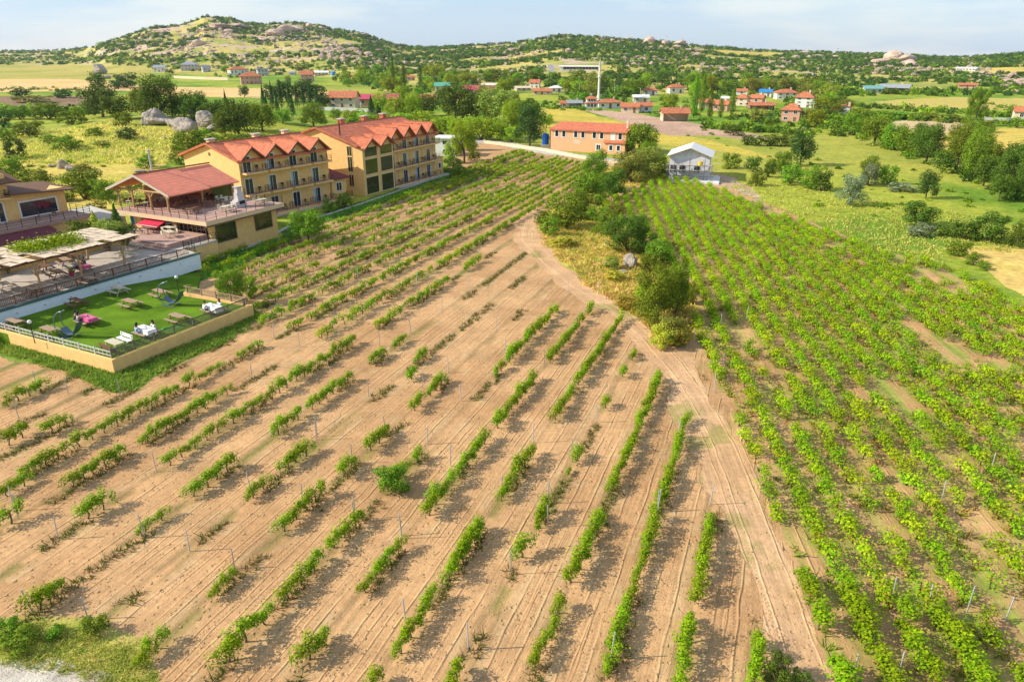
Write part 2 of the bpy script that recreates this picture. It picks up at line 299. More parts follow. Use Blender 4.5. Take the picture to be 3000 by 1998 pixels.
jx = (fbm(GX, GYY, 5, 11, 3) - .5) * 2.4; jy = (fbm(GX, GYY, 5, 17, 3) - .5) * 2.4
ppx, ppy = project(GX + jx * np.minimum(1, R2.ravel() / 60 + .3), GYY + jy, GZ); ppx[~front] = -9999
n1 = fbm(GX, GYY, 30, 1, 5); n2 = fbm(GX, GYY, 7, 2, 4); n3 = fbm(GX, GYY, 160, 4, 3); n4 = fbm(GX, GYY, 1.6, 6, 3)
def lerp(a, b, t): return np.asarray(a)[None] * (1 - t[:, None]) + np.asarray(b)[None] * t[:, None]
def sst(x, a, b): t = np.clip((x - a) / (b - a), 0, 1); return t * t * (3 - 2 * t)
col = lerp(GY, GG, sst(n1 * .6 + n2 * .4, .38, .62))
col = col * (1 - .5 * sst(n3, .5, .7)[:, None]) + .5 * sst(n3, .5, .7)[:, None] * np.array((.42, .36, .07))
rr_ = R2.ravel(); pxh = 1500 + 2266 * np.tan(np.clip(A2.ravel(), -.95, .95)); foot_ = np.interp(pxh, *zip(*FOOT)); ridg_ = np.interp(pxh, *zip(*RIDG))
ff = np.clip((rr_ - foot_) / (ridg_ - foot_), 0, 1)
hillc = lerp((.50, .40, .11), (.30, .32, .06), sst(n1, .42, .6)); rk = sst(fbm(GX, GYY, 26, 8, 4), .56, .66) * sst(ff, .12, .4)
hillc = hillc * (1 - rk[:, None]) + rk[:, None] * np.array((.50, .36, .25)) * (.75 + .6 * n2[:, None])
hm = sst(ff, 0.0, .08); col = col * (1 - hm[:, None]) + hillc * hm[:, None]
zone = np.zeros(len(GX), int); znames = ['ground', 'hills']; zone[ff > .02] = 1
for nm, poly, ca, cb, s in ZONES:
    m = inpoly(ppx, ppy, poly)
    if nm not in znames: znames.append(nm)
    zi = znames.index(nm); zone[m] = zi
    t = sst(fbm(GX[m], GYY[m], s, 21, 4), .36, .64); col[m] = lerp(ca, cb, t)
    if nm in ('wheat_field', 'stubble_field', 'green_field'):   # sowing lines
        t2 = .93 + .1 * vnoise(GX[m] * .25 + GYY[m] * .97, GYY[m] * .02, 3, 5); col[m] *= t2[:, None]
# rows: signed distance to the nearest vine row, along-row coordinate, field flag
soil = np.isin(zone, [znames.index('vineyard_soil')])
inR = inpoly(ppx, ppy, RFV) | ((ppx > 3000) & (ppy > 1000)) | ((ppy > 1998) & (ppx > 2450))
cl = GX * math.cos(AZL) - GYY * math.sin(AZL); crr = GX * math.cos(AZR) - GYY * math.sin(AZR)
def ndist(c, rows): rows = np.sort(np.array(rows)); i = np.clip(np.searchsorted(rows, c), 1, len(rows) - 1); d0 = c - rows[i - 1]; d1 = c - rows[i]; return np.where(np.abs(d0) < np.abs(d1), d0, d1)
rdist = np.where(inR, ndist(crr, CRS), ndist(cl, CL)); along = np.where(inR, GX * math.sin(AZR) + GYY * math.cos(AZR), GX * math.sin(AZL) + GYY * math.cos(AZL))
rdist = np.abs(rdist); flag = soil.astype(float)
# dry weeds and creeping grass along the rows
wd = np.clip(1 - np.abs(rdist) / .55, 0, 1) * sst(vnoise(along, rdist * .5, 2.2, 31) * .55 + n4 * .45, .40, .62)
far_left = sst(-cl, 20, 34)
wd = wd * (.8 + .4 * far_left) * soil
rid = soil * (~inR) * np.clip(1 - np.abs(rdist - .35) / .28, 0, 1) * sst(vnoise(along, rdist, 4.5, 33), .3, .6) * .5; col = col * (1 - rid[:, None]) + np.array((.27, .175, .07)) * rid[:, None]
wd = np.maximum(wd, soil * (~inR) * far_left * np.clip(1.1 - rdist / .65, 0, 1) * sst(n4 * .6 + n2 * .4, .46, .6) * .7)
wd = np.maximum(wd, soil * inR * np.clip(1.2 - np.abs(rdist) / .85, 0, 1) * sst(n4, .32, .54) * .9)
wcol = lerp((.25, .17, .07), (.15, .17, .035), sst(n2, .4, .6)); wcol = np.where(inR[:, None], lerp((.36, .30, .08), (.20, .30, .035), sst(n2, .4, .6)), wcol); col = col * (1 - wd[:, None] * .85) + wcol * wd[:, None] * .85
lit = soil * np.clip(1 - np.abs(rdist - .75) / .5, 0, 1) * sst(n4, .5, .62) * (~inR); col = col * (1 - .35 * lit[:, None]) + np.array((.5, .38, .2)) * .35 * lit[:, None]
gr = sst(n2, .55, .7) * sst(n4, .45, .6) * (zone == znames.index('dirt_track')) * .55; col = col * (1 - gr[:, None]) + gr[:, None] * np.array((.22, .23, .05))
tm = np.nonzero(zone == znames.index('dirt_track'))[0]
cen = [Gz(*q) for q in ((2470, 2300), (2385, 2010), (2290, 1740), (2200, 1500), (2120, 1300), (2050, 1170), (1985, 1080), (1900, 985), (1810, 905), (1700, 840), (1610, 770), (1545, 700), (1560, 620))]
dm = np.full(len(tm), 9.0)
for a_, b_ in zip(cen[:-1], cen[1:]):
    a_ = np.array(a_); b_ = np.array(b_); d_ = b_ - a_; pv = np.stack([GX[tm], GYY[tm]], 1) - a_; t_ = np.clip((pv @ d_) / (d_ @ d_), 0, 1); dm = np.minimum(dm, np.hypot(*(pv - t_[:, None] * d_).T))
rdist[tm] = dm + .25; flag[tm] = .8; tk = np.clip(1 - np.abs(dm - .75) / .3, 0, 1)[:, None] * .16; col[tm] = col[tm] * (1 + tk)

g2 = inR.reshape(NR, NA) | np.zeros((NR, NA), bool); e2 = np.zeros((NR, NA), bool)
e2[:-1] |= g2[1:] != g2[:-1]; e2[:, :-1] |= g2[:, 1:] != g2[:, :-1]
for _ in range(4): q2 = e2.copy(); q2[1:] |= e2[:-1]; q2[:-1] |= e2[1:]; q2[:, 1:] |= e2[:, :-1]; q2[:, :-1] |= e2[:, 1:]; e2 = q2
flag = flag * (~e2.ravel())
def landmat(name, bump, soilmat=False):
    m = D.materials.new(name); m.use_nodes = True; t = m.node_tree; b = t.nodes['Principled BSDF']; lk = t.links.new
    b.inputs['Roughness'].default_value = .95; b.inputs['Specular IOR Level'].default_value = .08
    at = N(t, 'ShaderNodeAttribute', attribute_name='Col'); tcn = N(t, 'ShaderNodeTexCoord')
    def nz(sc, det=5, ro=.6):
        n = N(t, 'ShaderNodeTexNoise'); n.inputs['Scale'].default_value = sc; n.inputs['Detail'].default_value = det; n.inputs['Roughness'].default_value = ro; lk(tcn.outputs['Object'], n.inputs[0]); return n.outputs['Fac']
    def mth(op, a, b_=None, c=None):
        n = N(t, 'ShaderNodeMath', operation=op)
        for i, q in enumerate((a, b_, c)):
            if q is None: continue
            if isinstance(q, (int, float)): n.inputs[i].default_value = q
            else: lk(q, n.inputs[i])
        return n.outputs[0]
    def rng_(o, a, b_, c, d): n = N(t, 'ShaderNodeMapRange'); n.inputs[1].default_value = a; n.inputs[2].default_value = b_; n.inputs[3].default_value = c; n.inputs[4].default_value = d; lk(o, n.inputs[0]); return n.outputs[0]
    v = mth('MULTIPLY', rng_(nz(.35), .3, .7, .84, 1.16), rng_(nz(2.5 if soilmat else 1.1), .3, .7, .86 if soilmat else .72, 1.14 if soilmat else 1.28))
    v = mth('MULTIPLY', v, rng_(nz(14, 2), .3, .7, .9, 1.1))
    h = mth('ADD', mth('MULTIPLY', nz(3.2), .55), mth('MULTIPLY', nz(11, 3), .35))
    if soilmat:
        rt = N(t, 'ShaderNodeAttribute', attribute_name='row'); sp_ = N(t, 'ShaderNodeSeparateXYZ'); lk(rt.outputs['Vector'], sp_.inputs[0]); rd_, al_, fl_ = sp_.outputs
        ard = mth('ABSOLUTE', mth('ADD', rd_, mth('MULTIPLY', mth('SUBTRACT', nz(.25, 2), .5), .35)))
        def band(c, wd_): return mth('MAXIMUM', mth('SUBTRACT', 1, mth('DIVIDE', mth('ABSOLUTE', mth('SUBTRACT', ard, c)), wd_)), 0)
        lug = mth('FRACT', mth('MULTIPLY', mth('ADD', al_, mth('MULTIPLY', ard, .8)), 4.2))
        lugs = mth('MULTIPLY', mth('MULTIPLY', band(1.18, .16), mth('GREATER_THAN', lug, .5)), rng_(nz(.12, 2), .45, .6, 0, 1))
        gro = mth('MULTIPLY', band(.92, .08), rng_(nz(.15, 2), .38, .55, .2, 1)); gro2 = mth('MULTIPLY', band(1.42, .07), rng_(nz(.11, 2), .42, .55, 0, .8))
        mound = mth('MULTIPLY', band(0, .5), .9)
        vo = N(t, 'ShaderNodeTexVoronoi'); vo.inputs['Scale'].default_value = 2.1; vo.inputs['Randomness'].default_value = 1; lk(tcn.outputs['Object'], vo.inputs[0])
        foot = mth('MULTIPLY', rng_(vo.outputs['Distance'], .10, .22, 1, 0), rng_(nz(.3, 2), .45, .55, 0, 1))
        comb = N(t, 'ShaderNodeCombineXYZ'); lk(mth('MULTIPLY', rd_, 5), comb.inputs[0]); lk(mth('MULTIPLY', al_, .35), comb.inputs[1])
        st = N(t, 'ShaderNodeTexNoise'); st.inputs['Scale'].default_value = 1.0; st.inputs['Detail'].default_value = 4; lk(comb.outputs[0], st.inputs[0])
        hh = mth('ADD', mth('SUBTRACT', mth('SUBTRACT', mound, mth('MULTIPLY', gro, .9)), mth('MULTIPLY', gro2, .8)), mth('SUBTRACT', mth('MULTIPLY', mth('SUBTRACT', st.outputs['Fac'], .5), .9), mth('ADD', mth('MULTIPLY', lugs, .7), mth('MULTIPLY', foot, .9))))
        h = mth('ADD', mth('MULTIPLY', h, 1.1), mth('MULTIPLY', hh, fl_))
        v = mth('MULTIPLY', v, rng_(st.outputs['Fac'], .3, .7, .93, 1.07))
    mul = N(t, 'ShaderNodeMix', data_type='RGBA', blend_type='MULTIPLY'); mul.inputs[0].default_value = 1; lk(at.outputs['Color'], mul.inputs[6]); lk(v, mul.inputs[7]); lk(mul.outputs[2], b.inputs['Base Color'])
    bn = N(t, 'ShaderNodeBump'); bn.inputs['Distance'].default_value = bump; lk(h, bn.inputs['Height']); lk(bn.outputs[0], b.inputs['Normal'])
    return m
LAND = landmat('meadow_and_hills', .16); SOIL = landmat('sandy_soil', .05, True)
ia = np.arange(NA); ir = np.arange(NR - 1); I0 = (ir[:, None] * NA + ia[None]).ravel(); I1 = (ir[:, None] * NA + ((ia + 1) % NA)[None]).ravel()
quads = np.stack([I0, I1, I1 + NA, I0 + NA], 1)[:, ::-1]; fz = zone[quads[:, 0]]
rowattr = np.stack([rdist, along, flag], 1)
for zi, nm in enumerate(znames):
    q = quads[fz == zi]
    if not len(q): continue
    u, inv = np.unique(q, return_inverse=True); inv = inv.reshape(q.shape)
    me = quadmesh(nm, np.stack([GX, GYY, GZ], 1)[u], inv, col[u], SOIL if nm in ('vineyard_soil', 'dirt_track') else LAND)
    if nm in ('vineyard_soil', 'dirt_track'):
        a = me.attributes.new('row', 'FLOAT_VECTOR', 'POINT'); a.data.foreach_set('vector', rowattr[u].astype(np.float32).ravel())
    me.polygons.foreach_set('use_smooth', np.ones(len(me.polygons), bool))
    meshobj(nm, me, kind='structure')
# ------------------------------------------------------------------ foliage prototypes
def leafquads(pos, nrm, size, r):
    """one folded diamond leaf per point"""
    n = len(pos); t = r.normal(size=(n, 3)); nrm = nrm / (np.linalg.norm(nrm, axis=1, keepdims=True) + 1e-9)
    t -= nrm * (t * nrm).sum(1, keepdims=True); t /= np.linalg.norm(t, axis=1, keepdims=True) + 1e-9; b = np.cross(nrm, t)
    s = size[:, None]; V = np.stack([pos - t * s * .5, pos + b * s * .42 + nrm * s * .10, pos + t * s * .55, pos - b * s * .42 + nrm * s * .10], 1).reshape(-1, 3)
    return V, np.arange(n * 4).reshape(n, 4)
def leafmesh(name, pos, nrm, size, col, mat, r, sq=1.0):
    V, Q = leafquads(pos, nrm, size, r)
    if sq != 1: pz = np.repeat(pos[:, 2], 4); V[:, 2] = pz + (V[:, 2] - pz) * sq
    return quadmesh(name, V, Q, np.repeat(col, 4, 0), mat)
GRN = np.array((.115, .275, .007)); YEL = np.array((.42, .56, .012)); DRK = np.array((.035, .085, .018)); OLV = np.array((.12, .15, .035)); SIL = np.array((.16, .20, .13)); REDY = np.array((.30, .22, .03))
def vinecloud(r, n, Lx, Wy, z0, z1, full=1.0):
    k = max(3, int(5 * full)); cx = np.linspace(-Lx * .42, Lx * .42, k) + r.normal(0, .06, k); cz = r.uniform(z0 + .35 * (z1 - z0), z0 + .72 * (z1 - z0), k); cy_ = r.normal(0, .07, k); rad = r.uniform(.75, 1.15, k)
    i = r.integers(0, k, n); d = r.normal(size=(n, 3)); d /= np.linalg.norm(d, axis=1, keepdims=True); rr = (r.uniform(0, 1, n) ** .42) * rad[i]
    pos = np.stack([cx[i] + d[:, 0] * rr * Lx * .24, cy_[i] + d[:, 1] * rr * Wy * .5, cz[i] + d[:, 2] * rr * (z1 - z0) * .42], 1)
    sh = r.random(n) < .09; pos[sh, 2] += r.uniform(0, .34, sh.sum()); s2 = r.random(n) < .05; pos[s2, 1] += r.normal(0, .3, s2.sum()); pos[:, 2] = np.maximum(pos[:, 2], .12)
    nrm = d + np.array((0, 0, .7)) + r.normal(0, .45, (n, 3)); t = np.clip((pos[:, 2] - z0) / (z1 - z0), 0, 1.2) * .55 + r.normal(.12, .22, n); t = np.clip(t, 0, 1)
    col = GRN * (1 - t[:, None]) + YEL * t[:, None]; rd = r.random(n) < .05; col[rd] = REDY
    return pos, nrm, col
VF = []; VT = []
for i in range(7):
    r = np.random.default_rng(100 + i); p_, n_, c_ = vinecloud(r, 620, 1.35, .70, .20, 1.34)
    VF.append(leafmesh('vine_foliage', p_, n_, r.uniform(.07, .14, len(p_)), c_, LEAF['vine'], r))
    m = MB(); bx = r.normal(0, .05); m.tube([(0, 0, -.05), (bx, .03, .3), (bx + r.normal(0, .06), -.02, .62), (0, 0, .8)], [.05, .042, .035, .03], 6)
    m.tube([(0, 0, .78), (.25, .03, .86), (.55, 0, .92)], [.028, .02, .012], 5).tube([(0, 0, .78), (-.25, -.02, .88), (-.5, .02, .95)], [.028, .02, .012], 5)
    o = m.build('vine_trunk', 'bark', smooth=True); VT.append(o.data); D.objects.remove(o)
# ------------------------------------------------------------------ grapevines
SEG = "2085,1495,2045,1740;2040,1780,1990,1990;1785,1960,1850,1780;1850,1790,1885,1640;1885,1640,1930,1500;1925,1460,1995,1250;1560,1940,1660,1740;1670,1690,1775,1480;1785,1420,1935,1085;2205,1990,2210,1850;2000,1240,1998,1200"
DSEG = "905,1490,1000,1350;1015,1320,1050,1290;1055,1270,1100,1200;1190,1265,1210,1240;1240,1200,1260,1160;1270,950,1325,880;1325,870,1380,790;1385,790,1440,720;1310,1038,1325,1030;1310,1072,1318,1064;1385,920,1395,912;1430,850,1436,842;1450,815,1475,795;1145,970,1230,855;1135,850,1165,830;1170,820,1235,730;1255,820,1300,765;1300,770,1345,720;1350,710,1380,700;970,1170,1045,1080;1045,1070,1115,990;1180,1080,1230,1020;1155,1140,1160,1090;935,1050,985,1030;870,1110,930,1060;840,1020,880,970;780,1080,810,1040;680,1180,735,1120;630,1210,670,1180;640,1060,700,1015;570,1130,610,1090;780,1250,840,1180;830,1350,925,1230;1050,1290,1105,1195;640,1370,730,1265;470,1350,525,1295;490,1510,625,1385;690,1500,755,1440;310,1510,390,1450;80,1390,150,1340;190,1180,245,1135;310,1210,380,1155;0,1230,20,1160;415,1125,470,1080;470,1085,525,1050;1030,1560,1060,1530;840,1568,890,1545;945,930,970,900;980,895,1020,860;940,854,950,848;950,820,975,800;905,790,925,765;735,830,785,790;790,790,800,770;670,860,705,830;700,925,750,890;750,890,810,855;865,825,890,800;620,985,690,935;385,1060,440,1020;440,1020,520,965;525,960,600,900;600,900,660,865;150,1105,210,1070;205,1075,290,1030;310,1000,385,960;385,960,450,920;450,925,530,880;155,1010,250,965;250,965,320,920;320,920,420,880;420,875,510,825;545,810,605,780;0,1130,60,1080;60,1080,130,1040;130,1045,170,1030;0,1010,60,975;60,975,160,945;0,920,85,870;1230,740,1290,700"
segs = [tuple(map(float, s.split(','))) for s in SEG.split(';')] + [tuple(1.2744 * float(v) for v in s.split(',')) for s in DSEG.split(';')]
uL = np.array((math.sin(AZL), math.cos(AZL))); nL = np.array((math.cos(AZL), -math.sin(AZL))); uR = np.array((math.sin(AZR), math.cos(AZR))); nR = np.array((math.cos(AZR), -math.sin(AZR)))
vines = []   # (side, row, along, x, y, scale, full)
for s in segs:
    a = np.array(Gz(s[0], s[1], .75)); b = np.array(Gz(s[2], s[3], .75)); c = (a @ nL + b @ nL) / 2; k = int(np.argmin([abs(c - q) for q in CL])); s0, s1 = sorted((a @ uL, b @ uL)); Ls = s1 - s0
    n = max(1, int(round(Ls / 1.0))); dens = n > 4
    for i in range(n):
        t = s0 + (i + .5) * Ls / n; cc = (CL[k] if abs(CL[k] - c) < .9 else c) + rng.normal(0, .05); pnt = uL * t + nL * cc; vines.append(['L', k, t, pnt[0], pnt[1], rng.uniform(.66, 1.14) * (1 if n > 1 or Ls > .5 else .6), 1])
ex = np.array([(v[3], v[4]) for v in vines])
for k, c in enumerate(CL):
    for t in np.arange(30, 230, 1.0):
        pnt = uL * (t + rng.normal(0, .15)) + nL * (c + rng.normal(0, .08)); qx, qy = project(pnt[0], pnt[1], .0)
        if not inpoly(np.array([qx]), np.array([qy]), LFV)[0]: continue
        if vnoise(pnt[0], pnt[1], 6, 77) < .15 or rng.random() < .06 or np.min(np.hypot(*(ex - pnt).T)) < 1.2: continue
        vines.append(['L', k, t, pnt[0], pnt[1], rng.uniform(.8, 1.1), 0])
# extra half rows where the upper field is planted densely
for k in range(7, len(CL) - 1):
    c = (CL[k] + CL[k + 1]) / 2
    for t in np.arange(108, 230, 1.2):
        pnt = uL * (t + rng.normal(0, .15)) + nL * (c + rng.normal(0, .1)); qx, qy = project(pnt[0], pnt[1], .0)
        if not inpoly(np.array([qx]), np.array([qy]), LFV)[0] or vnoise(pnt[0], pnt[1], 9, 78) < .42: continue
        vines.append(['H', k, t, pnt[0], pnt[1], rng.uniform(.7, 1.05), 0])
BARE = [(2730,808,65,20,.2),(2780,1030,120,26,.6),(2620,1160,95,20,.65),(2690,1200,60,16,.6),(2450,720,25,14,.3),(2400,738,16,8,.3),(2640,740,20,30,.2),(2260,620,30,12,.5),(2900,1060,60,12,.5),(2440,1160,35,16,.5),(2240,1140,45,28,.9),(2180,980,40,28,.9),(2900,1560,60,22,.7),(2320,1560,30,30,.9),(2880,1780,60,26,.6),(2600,1350,40,14,.5),(2310,820,10,14,0),(2650,955,30,22,.3),(2780,1330,50,12,.4),(2440,1380,60,16,.8),(2790,850,30,16,.3),(2290,1290,30,20,.8),(2570,1560,40,18,.7)]
def bare(qx, qy):
    for bx, by, ax, ay, an in BARE:
        dx, dy = qx - bx, qy - by; u_ = dx * math.cos(an) + dy * math.sin(an); v_ = -dx * math.sin(an) + dy * math.cos(an)
        if (u_ / ax) ** 2 + (v_ / ay) ** 2 < 1: return True
    return False
for k, c in enumerate(CRS):
    for t in np.arange(17, 190, .9):
        pnt = uR * (t + rng.normal(0, .12)) + nR * (c + rng.normal(0, .10)); qx, qy = project(pnt[0], pnt[1], .3)
        if not inpoly(np.array([qx]), np.array([qy]), RFV)[0] or qx > 3060 or qy > 2060 or bare(qx, qy): continue
        thr = .27 if t < 60 else .10
        if vnoise(pnt[0], pnt[1], 2.6, 79) < thr - (.14 if k in (4, 8) else 0) or rng.random() < .05: continue
        vines.append(['R', k, t, pnt[0], pnt[1], rng.uniform(.8, 1.15), 1])
# a mass of near individuals first, the rest in one distant sheet of vines
def viskey(v):
    qx, qy = project(v[3], v[4], .7); return -(v[3] ** 2 + v[4] ** 2 + 500) if (-15 < qx < 3015 and qy < 2010) else -1e9
vines = [v for v in vines if viskey(v) > -1e8]
order = sorted(range(len(vines)), key=lambda i: (-viskey(vines[i]) * (.35 if vines[i][0] == 'L' and vines[i][6] else 1)))
ind = set(order[:300])
rowsd = {}
for i, v in enumerate(vines): rowsd.setdefault((v[0], v[1]), []).append(i)
rank = {}
for kk, li in rowsd.items():
    for j, i in enumerate(sorted(li, key=lambda i: vines[i][2])): rank[i] = j + 1
lrows = sorted({v[1] for i, v in enumerate(vines) if v[0] == 'L'}); rrows = sorted({v[1] for v in vines if v[0] == 'R'})
for i in sorted(ind):
    s, k, t, x, y, sc, full = vines[i]; j = i % 7
    az = AZL if s != 'R' else AZR
    lab = "grapevine, %s from the near end of the left field's %s row from the track" % (ORD(rank[i]), ORD(lrows.index(k) + 1)) if s != 'R' else "grapevine, %s from the near end of the right field's %s row from the track" % (ORD(rank[i]), ORD(rrows.index(k) + 1))
    o = thing('grapevine', lab.replace(', ', ' ', 1) if False else lab, 'grapevine', (x, y, 0), math.pi / 2 - az + (math.pi if rng.random() < .5 else 0), 'grapevines in rows')
    wv = .9 if s != 'R' else 1.3; hv = rng.uniform(.82, 1.08) if s == 'R' else rng.uniform(.70, .95)
    f = meshobj('foliage', VF[j], o); f.scale = (sc * (1.0 if s != 'R' else .9), sc * wv, sc * hv); f.rotation_euler = (0, 0, rng.normal(0, .12)); tr = meshobj('trunk', VT[j], o); tr.scale = (sc, sc, sc * (.95 if s == 'R' else .80))
# the rest
r = np.random.default_rng(5); PV = []; PC = []
protos = []
for i in range(8):
    rq = np.random.default_rng(300 + i); protos.append(vinecloud(rq, 190, 1.35, .74, .15, 1.34, .8))
PP = []; NN = []; CC = []; SS = []
for i, v in enumerate(vines):
    if i in ind: continue
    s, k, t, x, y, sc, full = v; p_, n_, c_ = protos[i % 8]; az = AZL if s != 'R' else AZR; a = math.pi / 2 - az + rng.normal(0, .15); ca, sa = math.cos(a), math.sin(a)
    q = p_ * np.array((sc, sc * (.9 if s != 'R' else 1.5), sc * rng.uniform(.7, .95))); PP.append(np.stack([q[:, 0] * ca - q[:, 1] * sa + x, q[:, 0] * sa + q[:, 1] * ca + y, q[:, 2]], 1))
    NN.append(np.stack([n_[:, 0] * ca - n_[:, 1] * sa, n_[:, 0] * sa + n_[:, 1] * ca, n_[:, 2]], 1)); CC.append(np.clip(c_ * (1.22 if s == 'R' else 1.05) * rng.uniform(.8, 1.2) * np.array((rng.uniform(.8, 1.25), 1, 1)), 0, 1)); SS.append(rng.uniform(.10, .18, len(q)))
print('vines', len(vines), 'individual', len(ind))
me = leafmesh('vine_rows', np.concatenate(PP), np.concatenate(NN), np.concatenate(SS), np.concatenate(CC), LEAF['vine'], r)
tag(meshobj('distant_vines', me), 'rows of green grapevines filling the farther parts of both fields', 'vines', kind='stuff')
# trunks of the same distant vines
bm = MB()
for i, v in enumerate(vines):
    if i in ind or v[4] > 110: continue
    bm.bar((v[3], v[4], 0), (v[3] + rng.normal(0, .06), v[4] + rng.normal(0, .06), .75), .045, .03, 4, False)
tag(bm.build('distant_vine_trunks', 'bark'), 'dark stems under the farther grapevines', 'vine stems', kind='stuff')
# ------------------------------------------------------------------ thin stakes
SP = "927,1289;737,1450;1032,1358;1131,1271;887,1486;1041,1527;1252,1302;1178,1578;1563,1297;1675,1345;1470,1455;1605,1476;1320,1366;1748,1238;1040,1523;1176,1570;1605,1545;1499,1682;1372,1905;1926,1502;1790,1931;1189,1825;172,1581;556,1615;425,1576;688,1666;96,1793;259,1814;55,1521;55,1225;108,1132;200,1153;352,1161;739,1110;459,1382;930,1280;42,1497;803,989;879,1017;981,958;1205,979;1113,1014;1080,1162;1238,1139;1294,920;1220,838;1050,823;1313,1093;1351,1175;1454,968;1482,1042;1595,1068;1374,853;1665,853;1751,866;2031,1015;2118,1086;2092,1150;1984,1283;2187,938;2110,966;1925,1499;2080,1478;2610,1772;2717,1790;2832,1794;2498,1985;2899,1389;2628,1994;2757,1469;2946,1816;724,735;818,715;905,815"
st = []
for s in SP.split(';'):
    x, y = map(float, s.split(',')); X, Y = Gz(x, y); st.append([x, y, X, Y])
st.sort(key=lambda q: (0 if q[0] < 2000 + (q[1] - 1000) * .45 else 1, q[3]))
nl = sum(1 for q in st if q[0] < 2000 + (q[1] - 1000) * .45)
sm = MB().box(-.025, .025, -.02, .02, -.1, 1.55); proto = sm.build('vine_stake', 'steel'); ci = 0
for i, (x, y, X, Y) in enumerate(st):
    o = proto if i == 0 else proto.copy()
    if i: C.objects.link(o)
    left = i < nl; k = i + 1 if left else i - nl + 1
    o.location = (X, Y, 0); o.rotation_euler = (rng.normal(0, .03), rng.normal(0, .04), rng.uniform(0, 1)); o.scale = (1, 1, rng.uniform(.85, 1.05))
    tag(o, 'thin grey metal stake, %s nearest to the viewer in the %s field' % (ORD(k), 'sandy left' if left else 'dense right'), 'stake', 'metal stakes among the vines')
# ------------------------------------------------------------------ weeds, grass tufts and leaf litter
def tufts(name, pts, label, cat, cols, h=(.12, .35), nper=14, w=.05, spread=.22, mat=None):
    pts = np.asarray(pts); n = len(pts); r = np.random.default_rng(len(pts)); P_ = np.repeat(pts, nper, 0); m = len(P_)
    a = r.uniform(0, 2 * math.pi, m); d = r.uniform(0, spread, m); base = P_ + np.stack([np.cos(a) * d, np.sin(a) * d, np.zeros(m)], 1)
    hh = r.uniform(h[0], h[1], m)[:, None]; lean = r.normal(0, .75, (m, 2)); top = base + np.concatenate([lean * hh, hh], 1); b2 = r.uniform(0, 2 * math.pi, m); wv = np.stack([np.cos(b2), np.sin(b2), np.zeros(m)], 1) * w
    V = np.stack([base - wv, base + wv, top + wv * .35, top - wv * .35], 1).reshape(-1, 3); cc = np.asarray(cols)[r.integers(0, len(cols), n)]; cc = np.repeat(cc, nper, 0) * r.uniform(.7, 1.3, (m, 1))
    me = quadmesh(name, V, np.arange(m * 4).reshape(m, 4), np.repeat(cc, 4, 0), mat or LEAF['tree']); return tag(meshobj(name, me), label, cat, kind='stuff')
W = []
for k, c in enumerate(CL[:17]):
    for t in np.arange(16, 100, .16):
        q = uL * t + nL * (c + rng.normal(.12, .2)); qx, qy = project(q[0], q[1], 0)
        if qx < -60 or qx > 2300 or qy > 2080 or inpoly(np.array([qx]), np.array([qy]), TRACK)[0] or inpoly(np.array([qx]), np.array([qy]), STRIP)[0]: continue
        if inpoly(np.array([qx]), np.array([qy]), [(-700,700),(560,700),(735,905),(330,1105),(0,1000),(-700,900)])[0] or not inpoly(np.array([qx]), np.array([qy]), ZONES[13][1])[0]: continue
        lf = 1 if c < -24 else 0
        if vnoise(t, c, 2.6, 91) < (.66 if not lf else .50): continue
        W.append((q[0], q[1], 0))
tufts('row_weeds', W, 'dry and green weeds in strips under the vine rows', 'weeds', [(.22, .21, .05), (.13, .18, .025), (.30, .24, .08), (.10, .17, .02)], h=(.06, .28), nper=10, w=.03)
W = []
for v in vines:
    if v[0] == 'L' and v[4] < 62 and v[6]:
        for _ in range(16): q = np.array((v[3], v[4])) + nL * rng.normal(.55, .4) + uL * rng.normal(0, .6); W.append((q[0], q[1], .02))
r = np.random.default_rng(3); W = np.array(W); me = leafmesh('fallen_leaves', W, r.normal(0, .35, (len(W), 3)) + np.array((0, 0, 1.)), r.uniform(.05, .12, len(W)), np.array([(.42, .33, .15), (.50, .42, .22), (.25, .20, .07)])[r.integers(0, 3, len(W))], LEAF['vine'], r)
tag(meshobj('fallen_leaves', me), 'pale fallen leaves scattered beside the near vines', 'fallen leaves', kind='stuff')
W = []
for k, c in enumerate(CRS):
    for t in np.arange(17, 130, .24):
        q = uR * t + nR * (c + rng.normal(.1, .28)); qx, qy = project(q[0], q[1], 0)
        if qx > 3060 or qy > 2060 or not inpoly(np.array([qx]), np.array([qy]), RFV)[0] or bare(qx, qy): continue
        if vnoise(q[0], q[1], 1.3, 92) > .38: W.append((q[0], q[1], 0))
tufts('right_field_weeds', W, 'low green and reddish weeds between the right field rows', 'weeds', [(.22, .34, .03), (.36, .38, .04), (.48, .33, .08), (.20, .32, .02)], h=(.1, .4), nper=8, w=.05, spread=.3)

r = np.random.default_rng(15); bmc = MB(); k = 0; cub = [(-1,-1,-.6),(1,-1,-.6),(1,1,-.6),(-1,1,-.6),(-.7,-.6,.6),(.6,-.8,.7),(.8,.6,.5),(-.6,.7,.6)]
while k < 5200:
    x, y = r.uniform(-40, 3040), r.uniform(1000, 2020) if k % 3 else r.uniform(1350, 2020)
    if not inpoly(np.array([x]), np.array([y]), ZONES[13][1])[0] or inpoly(np.array([x]), np.array([y]), ZONES[14][1])[0]: continue
    X, Y = Gz(x, y); s = r.uniform(.015, .05) * (1.6 if r.random() < .06 else 1); a = r.uniform(0, 6.28); bmc.add([((p_[0] * math.cos(a) - p_[1] * math.sin(a)) * s + X, (p_[0] * math.sin(a) + p_[1] * math.cos(a)) * s * 1.2 + Y, p_[2] * s) for p_ in cub], [(4, 5, 6, 7), (0, 1, 5, 4), (1, 2, 6, 5), (2, 3, 7, 6), (3, 0, 4, 7)]); k += 1
